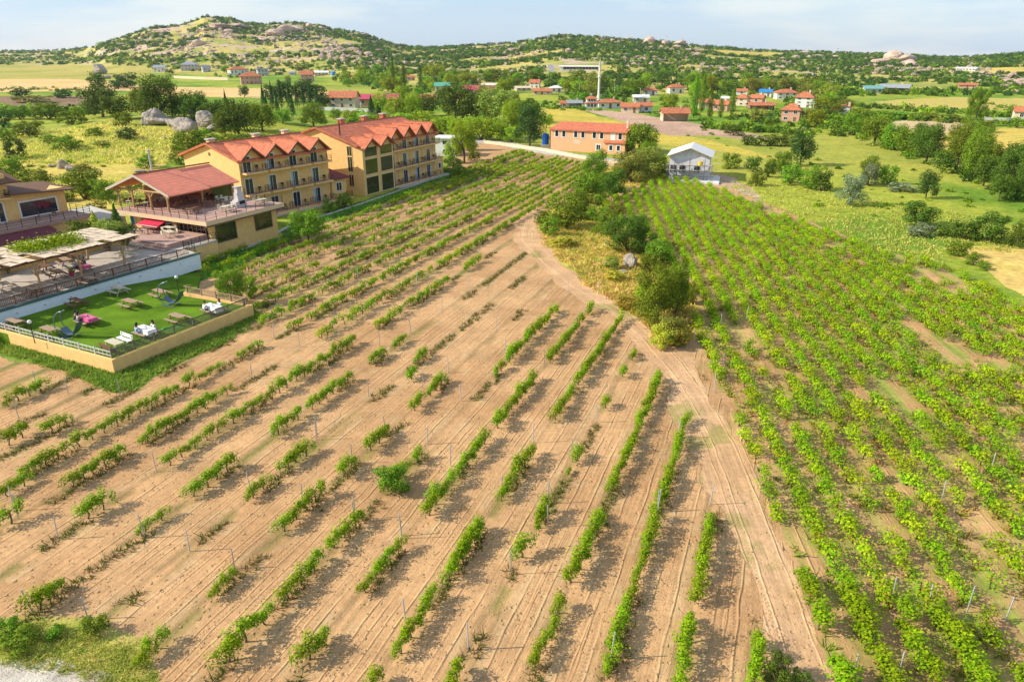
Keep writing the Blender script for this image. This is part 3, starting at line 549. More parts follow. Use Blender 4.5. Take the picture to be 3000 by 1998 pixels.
tag(bmc.build('soil_clods', pmat('clod', (.46, .29, .15), var=.3, vscale=2)), 'small clods and stones strewn over the sandy soil', 'clods', kind='stuff')
# ------------------------------------------------------------------ hotel complex
AZC = math.radians(26.4); UC = np.array((math.sin(AZC), math.cos(AZC))); VC = np.array((-math.cos(AZC), math.sin(AZC))); OC = np.array((-37.5, 87.7)); RZC = math.pi / 2 - AZC
def RW(x, y): q = OC + UC * x + VC * y; return float(q[0]), float(q[1])
def rail(mb, pts, h=.95, post=1.6, nr=3, r=.02, vert=None):
    """thin metal railing along a polyline (x, y, z)"""
    for a, b in zip(pts[:-1], pts[1:]):
        a = Vector(a); b = Vector(b); n = max(1, int(round((b - a).length / post)))
        for i in range(n + 1): q = a.lerp(b, i / n); mb.box(q.x - r * 1.4, q.x + r * 1.4, q.y - r * 1.4, q.y + r * 1.4, q.z, q.z + h)
        for k in range(nr): o = Vector((0, 0, h * (1 - k * .30) - r)); mb.bar(a + o, b + o, r, n=4)
        if vert:
            m = int((b - a).length / vert)
            for i in range(m): q = a.lerp(b, (i + .5) / m); mb.bar(q + Vector((0, 0, h * .1)), q + Vector((0, 0, h * .95)), r * .5, n=3, cap=False)
    return mb
def door(par, x, y, z, wd=1.35, h=2.25, glass='glass', curt=0, side=-1, name='balcony_door'):
    """french door on a wall facing -y: frame (part) > glass, curtain"""
    f = MB(); t = .11
    f.box(x - wd / 2 - t, x - wd / 2, y - .07, y + .03, z, z + h + t).box(x + wd / 2, x + wd / 2 + t, y - .07, y + .03, z, z + h + t).box(x - wd / 2, x + wd / 2, y - .07, y + .03, z + h, z + h + t).box(x - .025, x + .025, y - .055, y + .02, z, z + h)
    fr = f.build(name, 'white', par); MB().box(x - wd / 2, x + wd / 2, y - .03, y + .02, z, z + h).build('glass', glass, fr)
    if curt: MB().box(*((x - wd / 2 + .03, x - wd / 2 + curt * wd) if side < 0 else (x + wd / 2 - curt * wd, x + wd / 2 - .03)), y - .045, y - .031, z + .04, z + h - .02).build('curtain', 'curtain', fr)
    return fr
def window(par, x, y, z, wd, h, axis='y', mat='white', glass='glass', t=.09, name='window', sgn=-1):
    """framed window proud of a wall; axis y: wall faces sgn*y at plane y; axis x: wall faces sgn*x at plane x=y argument"""
    f = MB(); a0, a1 = x - wd / 2, x + wd / 2
    def bx(p0, p1, z0, z1, d0, d1):
        lo, hi = sorted((y + sgn * d0, y + sgn * d1)); return f.box(p0, p1, lo, hi, z0, z1) if axis == 'y' else f.box(lo, hi, p0, p1, z0, z1)
    bx(a0 - t, a0, z - t, z + h + t, -.02, .06); bx(a1, a1 + t, z - t, z + h + t, -.02, .06); bx(a0, a1, z + h, z + h + t, -.02, .06); bx(a0, a1, z - t, z, -.02, .09)
    if wd > .9 and wd < 2.2: bx(x - .025, x + .025, z, z + h, -.02, .05)
    fr = f.build(name, mat, par); f = MB(); bx(a0, a1, z, z + h, -.02, .03); f.build('pane', glass, fr); return fr
def chair_proto(name, mat, seat=None):
    t = thing(name, '', 'chair', (0, 0, 0)); MB().box(-.23, .23, -.22, .22, .42, .46).build('seat', seat or mat, t)
    MB().box(-.23, .23, .19, .23, .56, .92).build('backrest', seat or mat, t)
    for sx_ in (-1, 1):
        for sy_ in (-1, 1): MB().bar((sx_ * .2, sy_ * .19, 0), (sx_ * .2, sy_ * .2, .9 if sy_ > 0 else .42), .018, n=4).build('leg', mat, t)
    return t
used = {}
def place(proto, x, y, z, rz, label, group=None, cat=None):
    o = proto if proto.name not in used else copytree(proto)
    used[proto.name] = 1; o.location = (x, y, z); o.rotation_euler = (0, 0, rz); o['label'] = label
    if group: o['group'] = group
    if cat: o['category'] = cat
    return o
bchair = chair_proto('balcony_chair', 'dark')
def hotel_base(name, label, org, az, Lx, Dp, zv, zr, z0=-.3, over=.6):
    o = thing(name, label, 'hotel', (org[0], org[1], 0), math.pi / 2 - az)
    MB().prismx([(0, z0), (Dp, z0), (Dp, zv), (Dp / 2, zr - .25), (0, zv)], 0, Lx).build('wall', 'wall', o)
    sl_ = (zr - zv) / (Dp / 2); e = over; r_ = MB()
    r_.slab([(-e, -e, zv - sl_ * e + .08), (Lx + e, -e, zv - sl_ * e + .08), (Lx + e, Dp / 2, zr), (-e, Dp / 2, zr)], .16)
    r_.slab([(-e, Dp / 2, zr), (Lx + e, Dp / 2, zr), (Lx + e, Dp + e, zv - sl_ * e + .08), (-e, Dp + e, zv - sl_ * e + .08)], .16)
    rf = r_.build('roof', 'roof', o)
    rg = MB().bar((-e, Dp / 2, zr + .03), (Lx + e, Dp / 2, zr + .03), .12, n=6)
    for s in (-e + .1,): rg.bar((s, -e, zv - sl_ * e + .14), (s, Dp / 2, zr + .06), .11, n=5); rg.bar((s, Dp + e, zv - sl_ * e + .14), (s, Dp / 2, zr + .06), .11, n=5)
    rg.build('ridge_tiles', 'roofo', rf)
    return o, rf, sl_
def dormer(o, x0, x1, yf, zv, zp, zr, zvm, Dp, wallmat='wall', y_wall=0.0):
    """cross gable over one bay: two sloping faces running back into the main roof, dark fascia, gable wall"""
    xc = (x0 + x1) / 2; sl_ = (zr - zvm) / (Dp / 2); yb = (zp - zvm) / sl_ + .4; yv = max((zv - zvm) / sl_, yf); m = MB()
    m.slab([(x0, yf, zv + .06), (xc, yf, zp + .06), (xc, yb, zp + .02)][::-1], .12) if False else None
    m.slab([(xc, yb, zp + .10), (xc, yf, zp + .10), (x0, yf, zv + .10), (x0, yv + .3, zv + .10)][::-1], .13)
    m.slab([(xc, yb, zp + .10), (x1, yv + .3, zv + .10), (x1, yf, zv + .10), (xc, yf, zp + .10)][::-1], .13)
    d = m.build('dormer_roof', 'roof', o)
    fa = MB(); t = .30; fa.prismy([(x0, zv - t + .1), (xc, zp - t + .1), (xc, zp + .07), (x0, zv + .07)], yf - .05, yf - .005); fa.prismy([(xc, zp - t + .1), (x1, zv - t + .1), (x1, zv + .07), (xc, zp + .07)], yf - .05, yf - .005); fa.build('fascia', 'woodd', d)
    MB().bar((xc, yf - .02, zp + .13), (xc, yb, zp + .13), .10, n=5).build('ridge_tiles', 'roofo', d)
    MB().prismy([(x0 + .02, zv - .25), (x1 - .02, zv - .25), (xc, zp - .08)], y_wall - .004, y_wall + .35).build('gable_wall', wallmat, o)
def balcony(o, x0, x1, z, dep=1.15, slab='wall', railing=True):
    b = MB().box(x0, x1, -dep, -.002, z - .28, z).build('balcony', slab, o)
    MB().box(x0 + .04, x1 - .04, -dep + .04, -.01, z + .001, z + .02).build('floor_tiles', 'deck', b)
    rail(MB(), [(x0 + .05, -.05, z), (x0 + .05, -dep + .06, z), (x1 - .05, -dep + .06, z), (x1 - .05, -.05, z)], .95, 1.9, 3, .016, .5).build('railing', 'dark', b)
    return b
def W2(o, x, y): q = o.rotation_euler[2]; return o.location[0] + x * math.cos(q) - y * math.sin(q), o.location[1] + x * math.sin(q) + y * math.cos(q)
# near hotel: three floors, four bays
H1, rf1, sl1 = hotel_base('hotel_building', 'nearer three storey yellow hotel with four red gabled dormers and balconies', (-40.6, 108.5), math.radians(33), 17.6, 13.4, 8.8, 10.9)
bw = 17.6 / 4; zf = [.45, 3.75, 7.0]; FN = ['ground', 'middle', 'top']
for b in range(4):
    x0, x1 = b * bw, (b + 1) * bw; dormer(H1, x0, x1, -.75, 8.85, 10.6, 10.9, 8.8, 13.4)
    for f in range(3):
        dx = x0 + 1.35; door(H1, dx, 0, zf[f] + .02, curt=(.35 if (b + f) % 3 == 0 else (.2 if (b * f) % 2 else 0)), h=2.2)
        balcony(H1, x0 + .25, x1 - .15, zf[f], 1.2 if f else 1.6)
        wx, wy = W2(H1, x0 + 2.75, -.62); place(bchair, wx, wy, zf[f] + .02, H1.rotation_euler[2] + rng.uniform(-.6, .6), 'dark chair on the %s floor balcony of bay %d on the nearer hotel' % (FN[f], b + 1), 'dark chairs on the hotel balconies')
MB().box(-.3, 17.9, -2.2, -.01, -.3, .15).build('base_step', 'concrete', H1)
MB().box(0, 17.6, -1.75, -.01, .0, .16).build('terrace_wall', 'wall', H1)
MB().bar((-.03, 6.7, 9.3), (-.01, 6.7, 9.3), .28, n=10).build('round_vent', 'woodd', H1)
for cx_, cyy in ((.9, 7.2), (9.5, 7.4), (16, 8)):
    c = MB().box(cx_ - .55, cx_ + .55, cyy - .35, cyy + .35, 10.0, 11.35).build('chimney', 'cream', rf1); MB().box(cx_ - .75, cx_ + .75, cyy - .5, cyy + .5, 11.35, 11.5).build('chimney_cap', 'concrete', c)
# annex to the right of the near hotel
AN = thing('hotel_annex', 'low yellow annex with a sloping dark red roof between the two hotels', 'annex', (*W2(H1, 17.7, 0), 0), H1.rotation_euler[2])
MB().box(0, 3.4, -.3, 6, -.3, 3.6).build('wall', 'wall', AN); MB().slab([(-.05, -.9, 3.7), (3.9, -.9, 3.7), (3.9, 6.2, 5.0), (-.05, 6.2, 5.0)], .15).build('roof', 'maroon', AN); window(AN, 1.6, -.3, 1.6, 1.15, 1.3)
balcony(AN, 0.1, 3.3, .45, 1.5).location = (0, -.31, 0)
# far hotel: glass stair bays and four bays of balconies
H2, rf2, sl2 = hotel_base('hotel_building', 'farther three storey yellow hotel with glazed bays and a long red roof', (-27.1, 128.3), math.radians(27), 25.2, 17.0, 8.6, 11.3)
zf = [.25, 3.45, 6.75]
gb = MB().box(0, 9.0, -1.2, -.004, -.3, 8.2).build('glazed_bay_wall', 'wall', H2)
for k in range(2):
    x0 = k * 4.5; dormer(H2, x0, x0 + 4.5, -1.9, 8.1, 9.7, 11.3, 8.1, 17, y_wall=-1.2)
    for f, (z0, z1) in enumerate(((.1, 3.0), (3.6, 6.1), (6.6, 8.15))): window(H2, x0 + 2.3, -1.2, z0 + .05, 3.5, z1 - z0, glass='glassg' if (k + f) % 3 != 2 else 'glass', t=.12, mat='cream', name='glazed_bay')
bw = 16.2 / 4
for b in range(4):
    x0, x1 = 9.0 + b * bw, 9.0 + (b + 1) * bw; dormer(H2, x0, x1, -.9, 8.75, 10.6, 11.3, 8.6, 17)
    for f in range(3):
        door(H2, x0 + 1.2, 0, zf[f] + .02, curt=(.3, 0, .45, .2)[(b + 2 * f) % 4], h=2.25, wd=1.25, side=1 if b % 2 else -1); balcony(H2, x0 + .1, x1 - .1, zf[f], 1.2)
        MB().bar((x0 + 2.9, -.05, zf[f] + .1), (x0 + 2.9, -.05, zf[f] + 2.7), .04, n=5).build('downpipe', 'cream', H2)
        wx, wy = W2(H2, x0 + 2.45, -.65); place(bchair, wx, wy, zf[f] + .02, H2.rotation_euler[2] + rng.uniform(-.6, .6), 'dark chair on the %s floor balcony of bay %d on the farther hotel' % (FN[f], b + 1), 'dark chairs on the hotel balconies')
MB().box(9, 28, -2.4, -.01, -.3, .1).build('base_step', 'concrete', H2); MB().box(25.2, 27.9, 0, 6, -.3, 3.5).build('side_wall', 'wall', H2); window(H2, 26.5, 0, 1.3, .7, 1.0)
balcony(H2, 25.2, 27.9, 3.6, .1)
for z0, hh in ((1.0, 2.0), (3.6, 2.6), (6.2, 1.7)): window(H2, 1.6, 0, z0 + .5, 1.0, hh, axis='x', mat='cream', glass='glassg')
for cx_, cyy in ((8.5, 10), (15.5, 10), (21.5, 10)):
    c = MB().box(cx_ - .6, cx_ + .6, cyy - .4, cyy + .4, 10.6, 12.0).build('chimney', 'roofo', rf2); MB().box(cx_ - .8, cx_ + .8, cyy - .55, cyy + .55, 12.0, 12.15).build('chimney_cap', 'concrete', c)
MB().bar((1.2, 4.4, 9.8), (1.2, 4.4, 12.4), .11, n=7).build('flue', 'dark', rf2)
# paved kerb in front of the hotels
kp = [(640, 757), (735, 722), (850, 664), (960, 630), (1060, 598), (1180, 556), (1312, 510)]
kb = MB(); k3 = [Gz(*q) for q in kp]
for a, b in zip(k3[:-1], k3[1:]): a = Vector((*a, 0)); b = Vector((*b, 0)); n_ = (b - a).cross(Vector((0, 0, 1))).normalized() * .22; kb.slab([a + n_ + Vector((0, 0, .14)), b + n_ + Vector((0, 0, .14)), b - n_ + Vector((0, 0, .14)), a - n_ + Vector((0, 0, .14))], .2)
tag(kb.build('kerb', 'concrete'), kind='structure')
# ---------------- restaurant pavilion
RB = thing('restaurant_building', 'yellow restaurant with glazed lower floor, roof terrace and open red tiled roof', 'restaurant', (*OC, 0), RZC)
GP = 2.2; TZ = 4.6
MB().box(0, 11.4, 0, .4, -.3, 4.1).box(11.0, 11.4, .4, 15, -.3, 4.1).box(.35, 11.0, 14.6, 15, -.3, 4.1).build('wall', 'wall', RB)
MB().box(3.2, 3.7, .4, 9.2, GP, 4.1).box(.01, .40, .01, .39, -.3, 4.099).box(0, .45, 6.3, 6.75, GP, 4.1).box(0, 5, 12.6, 14.6, GP, 4.1).box(0, .4, 9.2, 9.6, GP, 4.1).build('inner_wall', 'wall', RB)
MB().box(-1.2, 12.2, -.9, 16.2, 4.1, TZ).build('terrace_slab', 'cream', RB)
MB().box(-1.15, 12.15, -.85, 16.15, TZ + .002, TZ + .03).build('terrace_floor', 'deck', RB)
MB().box(-1.25, 12.25, -.95, -.6, 3.92, 4.098).build('shutter_box', 'woodd', RB)
window(RB, 2.45, 0, 1.55, 3.1, 2.2, glass='glassg', mat='woodd', t=.12); window(RB, 8.9, 0, 1.75, 2.9, 2.1, glass='glassg', mat='woodd', t=.12)
MB().box(.45, .55, .45, 6.3, GP, 4.1).box(.45, .55, 6.75, 9.2, GP, 4.1).build('glazing', 'glass', RB)
gf = MB()
for i in range(8): gf.box(.34, .44, .45 + i * .78, .53 + i * .78, GP, 4.1)
gf.box(.34, .44, .45, 6.3, GP, GP + .1).box(.34, .44, .45, 6.3, 3.9, 4.098); gf.build('glazing_frame', 'woodl', RB)
MB().box(-.02, .05, 10.2, 11.2, GP, 4.0).build('doorway', 'glass', RB)
MB().box(-.03, .01, 14.0, 14.6, 2.6, 3.8).build('notice_board', 'blue', RB)
aw = MB().slab([(-.05, 6.9, 4.0), (-.05, 10.6, 4.0), (-2.1, 10.6, 3.5), (-2.1, 6.9, 3.5)], .05).box(-2.13, -2.08, 6.9, 10.6, 3.28, 3.5).build('awning', 'red', RB)
MB().box(-2.15, -2.132, 6.9, 10.6, 3.38, 3.44).build('awning_stripe', 'white', aw)
for y_ in (7, 10.5): MB().bar((-.05, y_, 3.6), (-2.05, y_, 3.42), .025, n=4).build('awning_arm', 'dark', aw)
rail(MB(), [(-1.05, 15.9, TZ), (-1.05, -.75, TZ), (12.05, -.75, TZ), (12.05, 5.5, TZ)], 1.0, 1.55, 3, .018).build('terrace_railing', 'dark', RB)
def gable_roof(par, x0, x1, y0, y1, ze, zr, name='roof', mat='roof2', t=.16):
    ym = (y0 + y1) / 2; return MB().slab([(x0, y0, ze), (x1, y0, ze), (x1, ym, zr), (x0, ym, zr)], t).slab([(x0, ym, zr), (x1, ym, zr), (x1, y1, ze), (x0, y1, ze)], t).build(name, mat, par)
rr1 = gable_roof(RB, .1, 6.6, 6.6, 18.6, 6.95, 9.15); gable_roof(RB, 6.4, 12.4, 7.2, 18.0, 6.92, 8.95)
MB().bar((.1, 12.6, 9.2), (12.4, 12.6, 9.12), .11, n=6).build('ridge_tiles', 'roofo', rr1)
fb = MB(); ym = 12.6
fb.prismy([(0, 0)] * 0 or [(0.02, 6.7), (.09, 6.7), (.09, 7.02), (.02, 7.02)], 6.6, 6.61) if False else None
for (ya, za, yb_, zb) in ((6.6, 6.95, 12.6, 9.15), (12.6, 9.15, 18.6, 6.95)): fb.add([(.02, ya, za - .26), (.02, yb_, zb - .26), (.02, yb_, zb + .06), (.02, ya, za + .06), (.09, ya, za - .26), (.09, yb_, zb - .26), (.09, yb_, zb + .06), (.09, ya, za + .06)], [(0, 1, 2, 3), (7, 6, 5, 4), (0, 4, 5, 1), (1, 5, 6, 2), (2, 6, 7, 3), (3, 7, 4, 0)])
fb.build('bargeboard', 'woodp', RB)
for (px_, py_) in ((.9, 8.0), (.9, 11.2), (.9, 14.6), (.9, 17.4), (6.4, 8.0), (11.6, 8.0), (11.6, 17.4), (6.4, 17.4)):
    zt = 6.9 + (1 - abs(py_ - 12.6) / 6) * 2.05
    lg = MB().bar((px_, py_, TZ + .03), (px_ + .05, py_ - .03, min(zt, 7.15)), .15, .12, n=7)
    for s in (-1, 1):
        if px_ < 1: lg.bar((px_ + .03, py_, 6.15), (px_ + .03, py_ + s * .75, 6.95), .07, n=5)
    lg.build('log_post', 'woodl', RB)
MB().bar((.95, 7.4, 7.0), (.95, 17.9, 7.0), .12, n=6).bar((.95, 12.6, 7.0), (.95, 12.6, 8.9), .09, n=6).bar((.95, 9.8, 7.0), (.95, 10.4, 8.1), .07, n=5).bar((.95, 15.4, 7.0), (.95, 14.8, 8.1), .07, n=5).bar((.95, 8.0, 6.98), (12, 8.0, 6.78), .11, n=6).build('beam', 'woodl', RB)
MB().box(11.9, 12.1, 8, 16, TZ + .03, 6.9).box(4, 12, 16.1, 16.3, TZ + .03, 6.9).build('rear_wall', 'wall', RB)
MB().box(8.2, 11.85, 8.05, 8.10, TZ + .05, 6.7).build('rear_glazing', 'glassg', RB)
MB().bar((3.6, 13.4, 8.6), (3.6, 13.4, 11.6), .13, n=8).bar((3.6, 13.4, 11.6), (3.6, 13.4, 11.85), .2, n=8).build('flue', 'steel', RB)
# steps and timber deck before the lower floor
DK = thing('timber_deck', 'brown stepped timber deck under the red awning', 'deck', (*RW(-6, 0), GP), RZC)
MB().box(0, 5.9, .6, 9.5, .02, .55).build('deck_boards', 'deck', DK); MB().box(-.5, 0, .2, 9.3, .01, .36).box(-1, -.5, 0, 9.2, .005, .18).build('steps', 'deck', DK)
# ---------------- left building
LB = thing('guest_house', 'yellow guest house with a wide framed window and brown terrace at the left edge', 'house', (*RW(-10.6, 21.4), 0), RZC - math.radians(3))
MB().box(0, 6.6, 0, 6, 2.0, 7.6).box(-16, -.002, .0, 8, 2.0, 10.2).build('wall', 'wall', LB)
MB().slab([(-.6, -.9, 7.9), (7.6, -.9, 7.35), (7.6, 6.5, 7.7), (-.6, 6.5, 8.2)], .18).build('roof', 'woodd', LB)
MB().slab([(-16, -1.1, 9.7), (1.2, -1.1, 9.3), (.9, 4, 10.8), (-16, 4, 11.6)], .2).slab([(-16, 4, 11.6), (.9, 4, 10.8), (1.2, 9, 9.4), (-16, 9, 10.0)], .2).build('upper_roof', 'woodd', LB)
MB().box(-3.6, -2.5, 3.6, 4.6, 10.5, 13.0).build('chimney', 'wallg', LB)
window(LB, 3.1, 0, 4.75, 4.4, 1.75, t=.16); window(LB, -1.7, 0, 4.65, 1.3, 2.2, t=.16, name='terrace_door'); window(LB, -1.9, 0, 7.7, 1.1, 1.6, t=.14, name='upper_door')
bl = MB().box(-3.2, -.3, -1.0, -.003, 7.3, 7.5).build('balcony', 'wall', LB); rail(MB(), [(-3.1, -.05, 7.5), (-3.1, -.95, 7.5), (-.4, -.95, 7.5), (-.4, -.05, 7.5)], .9, 1.4, 3, .02, .3).build('railing', 'dark', bl)
MB().box(-20, 6.9, -4.6, -.004, 4.15, 4.5).build('terrace_slab', 'deck', LB)
rail(MB(), [(-20, -4.5, 4.5), (6.8, -4.5, 4.5), (6.8, -.2, 4.5)], 1.0, 1.7, 4, .02).build('terrace_railing', 'dark', LB)
MB().box(-20, 6.5, -4.2, -3.9, 2.0, 4.14).build('terrace_wall', 'wall', LB)
MB().slab([(-20, -4.62, 4.1), (1.5, -4.62, 4.1), (1.0, -9.2, 3.35), (-20, -9.2, 3.35)][::-1], .06).build('maroon_awning', 'maroon', LB)
# ---------------- patio, low wall, white wall, lawn terrace
def flat(name, pts, z, mat, kind='structure', t=None):
    m = MB().slab([(*RW(*p), z) for p in pts], t or .1); return tag(m.build(name, mat), kind=kind)
flat('patio', [(-40, -3.6), (-5.6, -3.6), (-5.0, -1.0), (-.02, -1.0), (-.02, 20.5), (-40, 20.5)], GP, 'paving', t=.25)
flat('access_road', [(-3.6, 16.3), (0.5, 16.3), (3.0, 27), (-2.5, 27)], 3.4, 'concrete', t=3.5)
LW = thing('retaining_wall', 'long pale blue and white wall between the lawn and the patio', 'wall', (*RW(-40, -3.6), 0), RZC)
MB().box(0, 34.6, -.35, -.004, .3, 2.05).build('wall_face', 'bluew', LW); MB().box(0, 34.7, -.45, -.004, 2.051, 2.22).build('green_coping', pmat('green_coping_paint', (.07, .13, .11)), LW)
lp = MB()
for i in range(9): lp.bar((11 + i * 2.6, -.36, 1.55), (11 + i * 2.6, -.42, 1.55), .09, n=8)
lp.build('wall_lamps', 'wallg', LW)
lawnm = pmat('mown_lawn', (.11, .20, .012), rough=.95, spec=.05, var=.42, vscale=.35, bump=.05, bscale=14)
flat('lawn', [(-28.9, -20.6), (-14.6, -20.4), (-15.1, -11.9), (-15.1, -3.95), (-29.4, -3.95)], 1.05, lawnm, t=1.3)
tag(MB().slab([(*RW(-15.1, -11.9), 1.03), (*RW(-11, -9.5), .25), (*RW(-6.0, -4.6), .06), (*RW(-6.0, -3.95), .06), (*RW(-15.1, -3.95), 1.03)], .5).build('lawn_slope', lawnm), kind='structure')
GW = thing('garden_wall', 'peach plastered wall around the raised lawn with its grass outside', 'wall', (*RW(-29, -20.7), 0), RZC)
MB().box(-.3, 14.7, -.25, -.004, -.3, 1.22).box(-.3, -.004, 0, 17, -.3, 1.2).box(14.4, 14.7, 0, 8.9, -.3, 1.2).build('wall_face', 'wall', GW)
def picket(name, label, x0, y0, L_, rz, z, mat='woodd', h=.85, sp_=.16, postw=2.0, rails=2, mesh=False):
    o = thing(name, label, 'fence', (*RW(x0, y0), z), RZC + rz); m = MB()
    for i in range(int(L_ / postw) + 1): p_ = MB().box(i * postw - .05, i * postw + .05, -.05, .05, 0, h + .08).build('post', mat, o)
    m.box(0, L_, -.02, .02, h - .08, h); m.box(0, L_, -.02, .02, .14, .2); m.build('rail', mat, o); q = MB(); n = int(L_ / sp_)
    for i in range(n): q.box(i * sp_ + .04, i * sp_ + .09, -.035, -.021, .05, h + .02)
    q.build('pickets', mat, o); return o
picket('picket_fence', 'long brown picket fence along the patio edge above the pale wall', -40, -3.42, 33.6, 0, GP, h=.8)
picket('picket_fence', 'dark picket fence on the long right wall of the lawn', -29, -20.6, 14.4, 0, 1.2, mat=pmat('grey_brown_wood', (.14, .13, .09)), h=.75, sp_=.13)
picket('picket_fence', 'grey rail fence on the front wall of the lawn', -28.95, -20.5, 16.8, math.pi / 2, 1.2, mat='wallg', h=.55, sp_=.5)
picket('picket_fence', 'short brown fence at the far end of the lawn by the small tree', -14.5, -20.3, 8.4, math.pi / 2, 1.2, mat='wood', h=.7)
PE_ = thing('patio_side_wall', 'short yellow wall under the patio corner beside the restaurant', 'wall', (*RW(0, 0), 0), RZC)
MB().box(-5.5, -.01, -.98, -.8, -.3, 1.95).box(-5.6, -5.4, -3.5, -.99, -.3, 1.95).build('wall_face', 'wall', PE_); rail(MB(), [(-5.4, -3.3, GP), (-5.0, -.95, GP), (-.1, -.95, GP)], 1.0, 1.3, 4, .02, .25).build('railing', 'dark', PE_)
LLW = thing('low_garden_wall', 'low yellow wall behind the pergola under the conifers', 'wall', (*RW(-24, 7.6), GP), RZC)
MB().box(0, 18, 0, .3, 0, 1.15).build('wall_face', 'wall', LLW); MB().box(0, 18, .31, 6, .005, 1.0).build('plant_bed', pmat('bed_soil', (.10, .13, .03)), LLW)
# ------------------------------------------------------------------ lawn and patio furniture
def picnic(mat='wood', L_=1.8):
    t = thing('picnic_table', '', 'picnic table'); m = MB()
    for i in range(5): m.box(-.36 + i * .145, -.36 + i * .145 + .13, -L_ / 2, L_ / 2, .72, .76)
    m.build('table_top', mat, t)
    for s in (-1, 1):
        b = MB(); [b.box(s * .72 - .13 + i * .14, s * .72 - .01 + i * .14, -L_ / 2, L_ / 2, .42, .46) for i in range(2)]; b.build('bench', mat, t)
        y = s * (L_ / 2 - .3); f = MB()
        for q in (-1, 1): f.bar((q * .62, y, 0), (q * .22, y, .72), .045, n=4)
        f.box(-.82, .82, y - .03, y + .03, .36, .42).box(-.36, .36, y - .03, y + .03, .66, .72); f.build('leg_frame', 'woodd' if mat != 'woodp' else mat, t)
    return t
PT = {k: picnic(k) for k in ('wood', 'woodp', 'woodd')}
LAWN = 1.05
def pl(kind, x, y, z, rz, label, group='picnic tables'): wx, wy = RW(x, y); return place(PT[kind], wx, wy, z, RZC + rz, label, group)
for k, px_, py_, lab in (
    ('wood', 42, 938, 'brown picnic table at the left edge of the lawn against the pale wall'),
    ('wood', 142, 961, 'light brown picnic table beside the left hammock stand near the lamp'),
    ('woodd', 223, 878, 'dark brown picnic table on the lawn close under the pale wall'),
    ('wood', 255, 928, 'picnic table under the pink cloth where two people sit'),
    ('wood', 381, 880, 'light picnic table in the middle of the lawn'),
    ('woodp', 345, 841, 'pale grey picnic table farthest along the pale wall'),
    ('wood', 468, 851, 'brown picnic table behind the right hammock stand'),
    ('wood', 519, 923, 'brown picnic table in front of the right hammock stand'),
    ('wood', 426, 961, 'picnic table under the white cloth in the middle of the lawn'),
    ('wood', 622, 896, 'picnic table under the white cloth in the far right lawn corner')):
    X, Y = Gz(px_, py_, LAWN + .75); place(PT[k], X, Y, LAWN, math.radians(90 - 33) + rng.normal(0, .05), lab, 'picnic tables on the lawn')
for k, px_, py_, lab in (('woodp', 368, 737, 'white picnic table on the patio before the deck steps'), ('wood', 190, 758, 'brown patio table under the back of the pergola'),
    ('woodd', 130, 777, 'dark patio table by the left pergola post'), ('wood', 165, 795, 'brown bench table under the pergola between the front posts'), ('wood', 240, 775, 'patio table under the pink cloth by the pergola post'),
    ('wood', 95, 843, 'reddish table at the picket fence left of the pergola post'), ('wood', 258, 812, 'reddish table at the picket fence right of the pergola post'), ('woodp', 10, 828, 'pale table at the left edge of the patio'), ('woodp', 392, 714, 'grey table by the timber deck steps'), ('woodd', 205, 742, 'dark table behind the pergola by the yellow wall')):
    X, Y = Gz(px_, py_, GP + .75); place(PT[k], X, Y, GP, math.radians(90 - 33) + rng.normal(0, .1), lab, 'picnic tables on the patio')
def cloth(px_, py_, z, mat, lab, drop=.32, rz=math.radians(57)):
    X, Y = Gz(px_, py_, z + .75); o = thing('tablecloth', lab, 'tablecloth', (X, Y, z), rz); m = MB(); r = np.random.default_rng(int(px_)); n = 40; ring = []
    for i in range(n):
        t = 2 * math.pi * i / n; c, s = math.cos(t), math.sin(t); q = max(abs(c), abs(s)); ring.append((c / q * .40, s / q * .93))
    top = [(a, b, .775) for a, b in ring]; bot = [(a * (1.06 + .05 * math.sin(i * 2.2)), b * (1.03 + .02 * math.sin(i * 2.2)), .775 - drop + .04 * math.sin(i * 1.1)) for i, (a, b) in enumerate(ring)]
    m.add(top + bot, [tuple(range(n))] + [(i, i + n, (i + 1) % n + n, (i + 1) % n) for i in range(n)]); m.build('cloth', mat, o)
    for a, b in ((.1, .3), (-.15, -.35), (.14, -.5)): MB().bar((a, b, .78), (a, b, .795), .1, n=10).build('plate', 'wallg', o)
    MB().bar((.05, -.05, .78), (.05, -.05, .95), .035, n=7).build('bottle', 'woodd', o); return o
cloth(255, 928, LAWN, 'pink', 'pink patterned tablecloth on the lawn table where two people sit'); cloth(426, 961, LAWN, 'cloth', 'white tablecloth on the middle lawn table between two people', .5); cloth(622, 896, LAWN, 'cloth', 'white tablecloth in the far right lawn corner', .5); cloth(240, 775, GP, 'pink', 'pink tablecloth on the patio under the pergola')
# benches
def garden_bench(mat):
    t = thing('garden_bench', '', 'bench'); MB().box(-.25, -.06, -.9, .9, .42, .46).box(-.04, .15, -.9, .9, .42, .46).build('seat', mat, t); MB().box(.19, .23, -.9, .9, .55, .68).box(.21, .25, -.9, .9, .72, .86).build('backrest', mat, t)
    for s in (-.7, .7): MB().box(-.24, -.18, s - .04, s + .04, 0, .42).box(.14, .2, s - .04, s + .04, 0, .86).box(-.24, .2, s - .03, s + .03, .36, .42).build('leg', mat, t)
    return t
for m_, px_, py_, rz, lab, z_ in (('white', 365, 992, 0, 'white slatted garden bench on the near part of the lawn', .45), ('woodd', 316, 1020, math.pi, 'dark slatted garden bench by the fence corner of the lawn', .45)):
    g = garden_bench(m_); X, Y = Gz(px_, py_, LAWN + z_); g.location = (X, Y, LAWN); g.rotation_euler = (0, 0, math.radians(57) + rz); g['label'] = lab
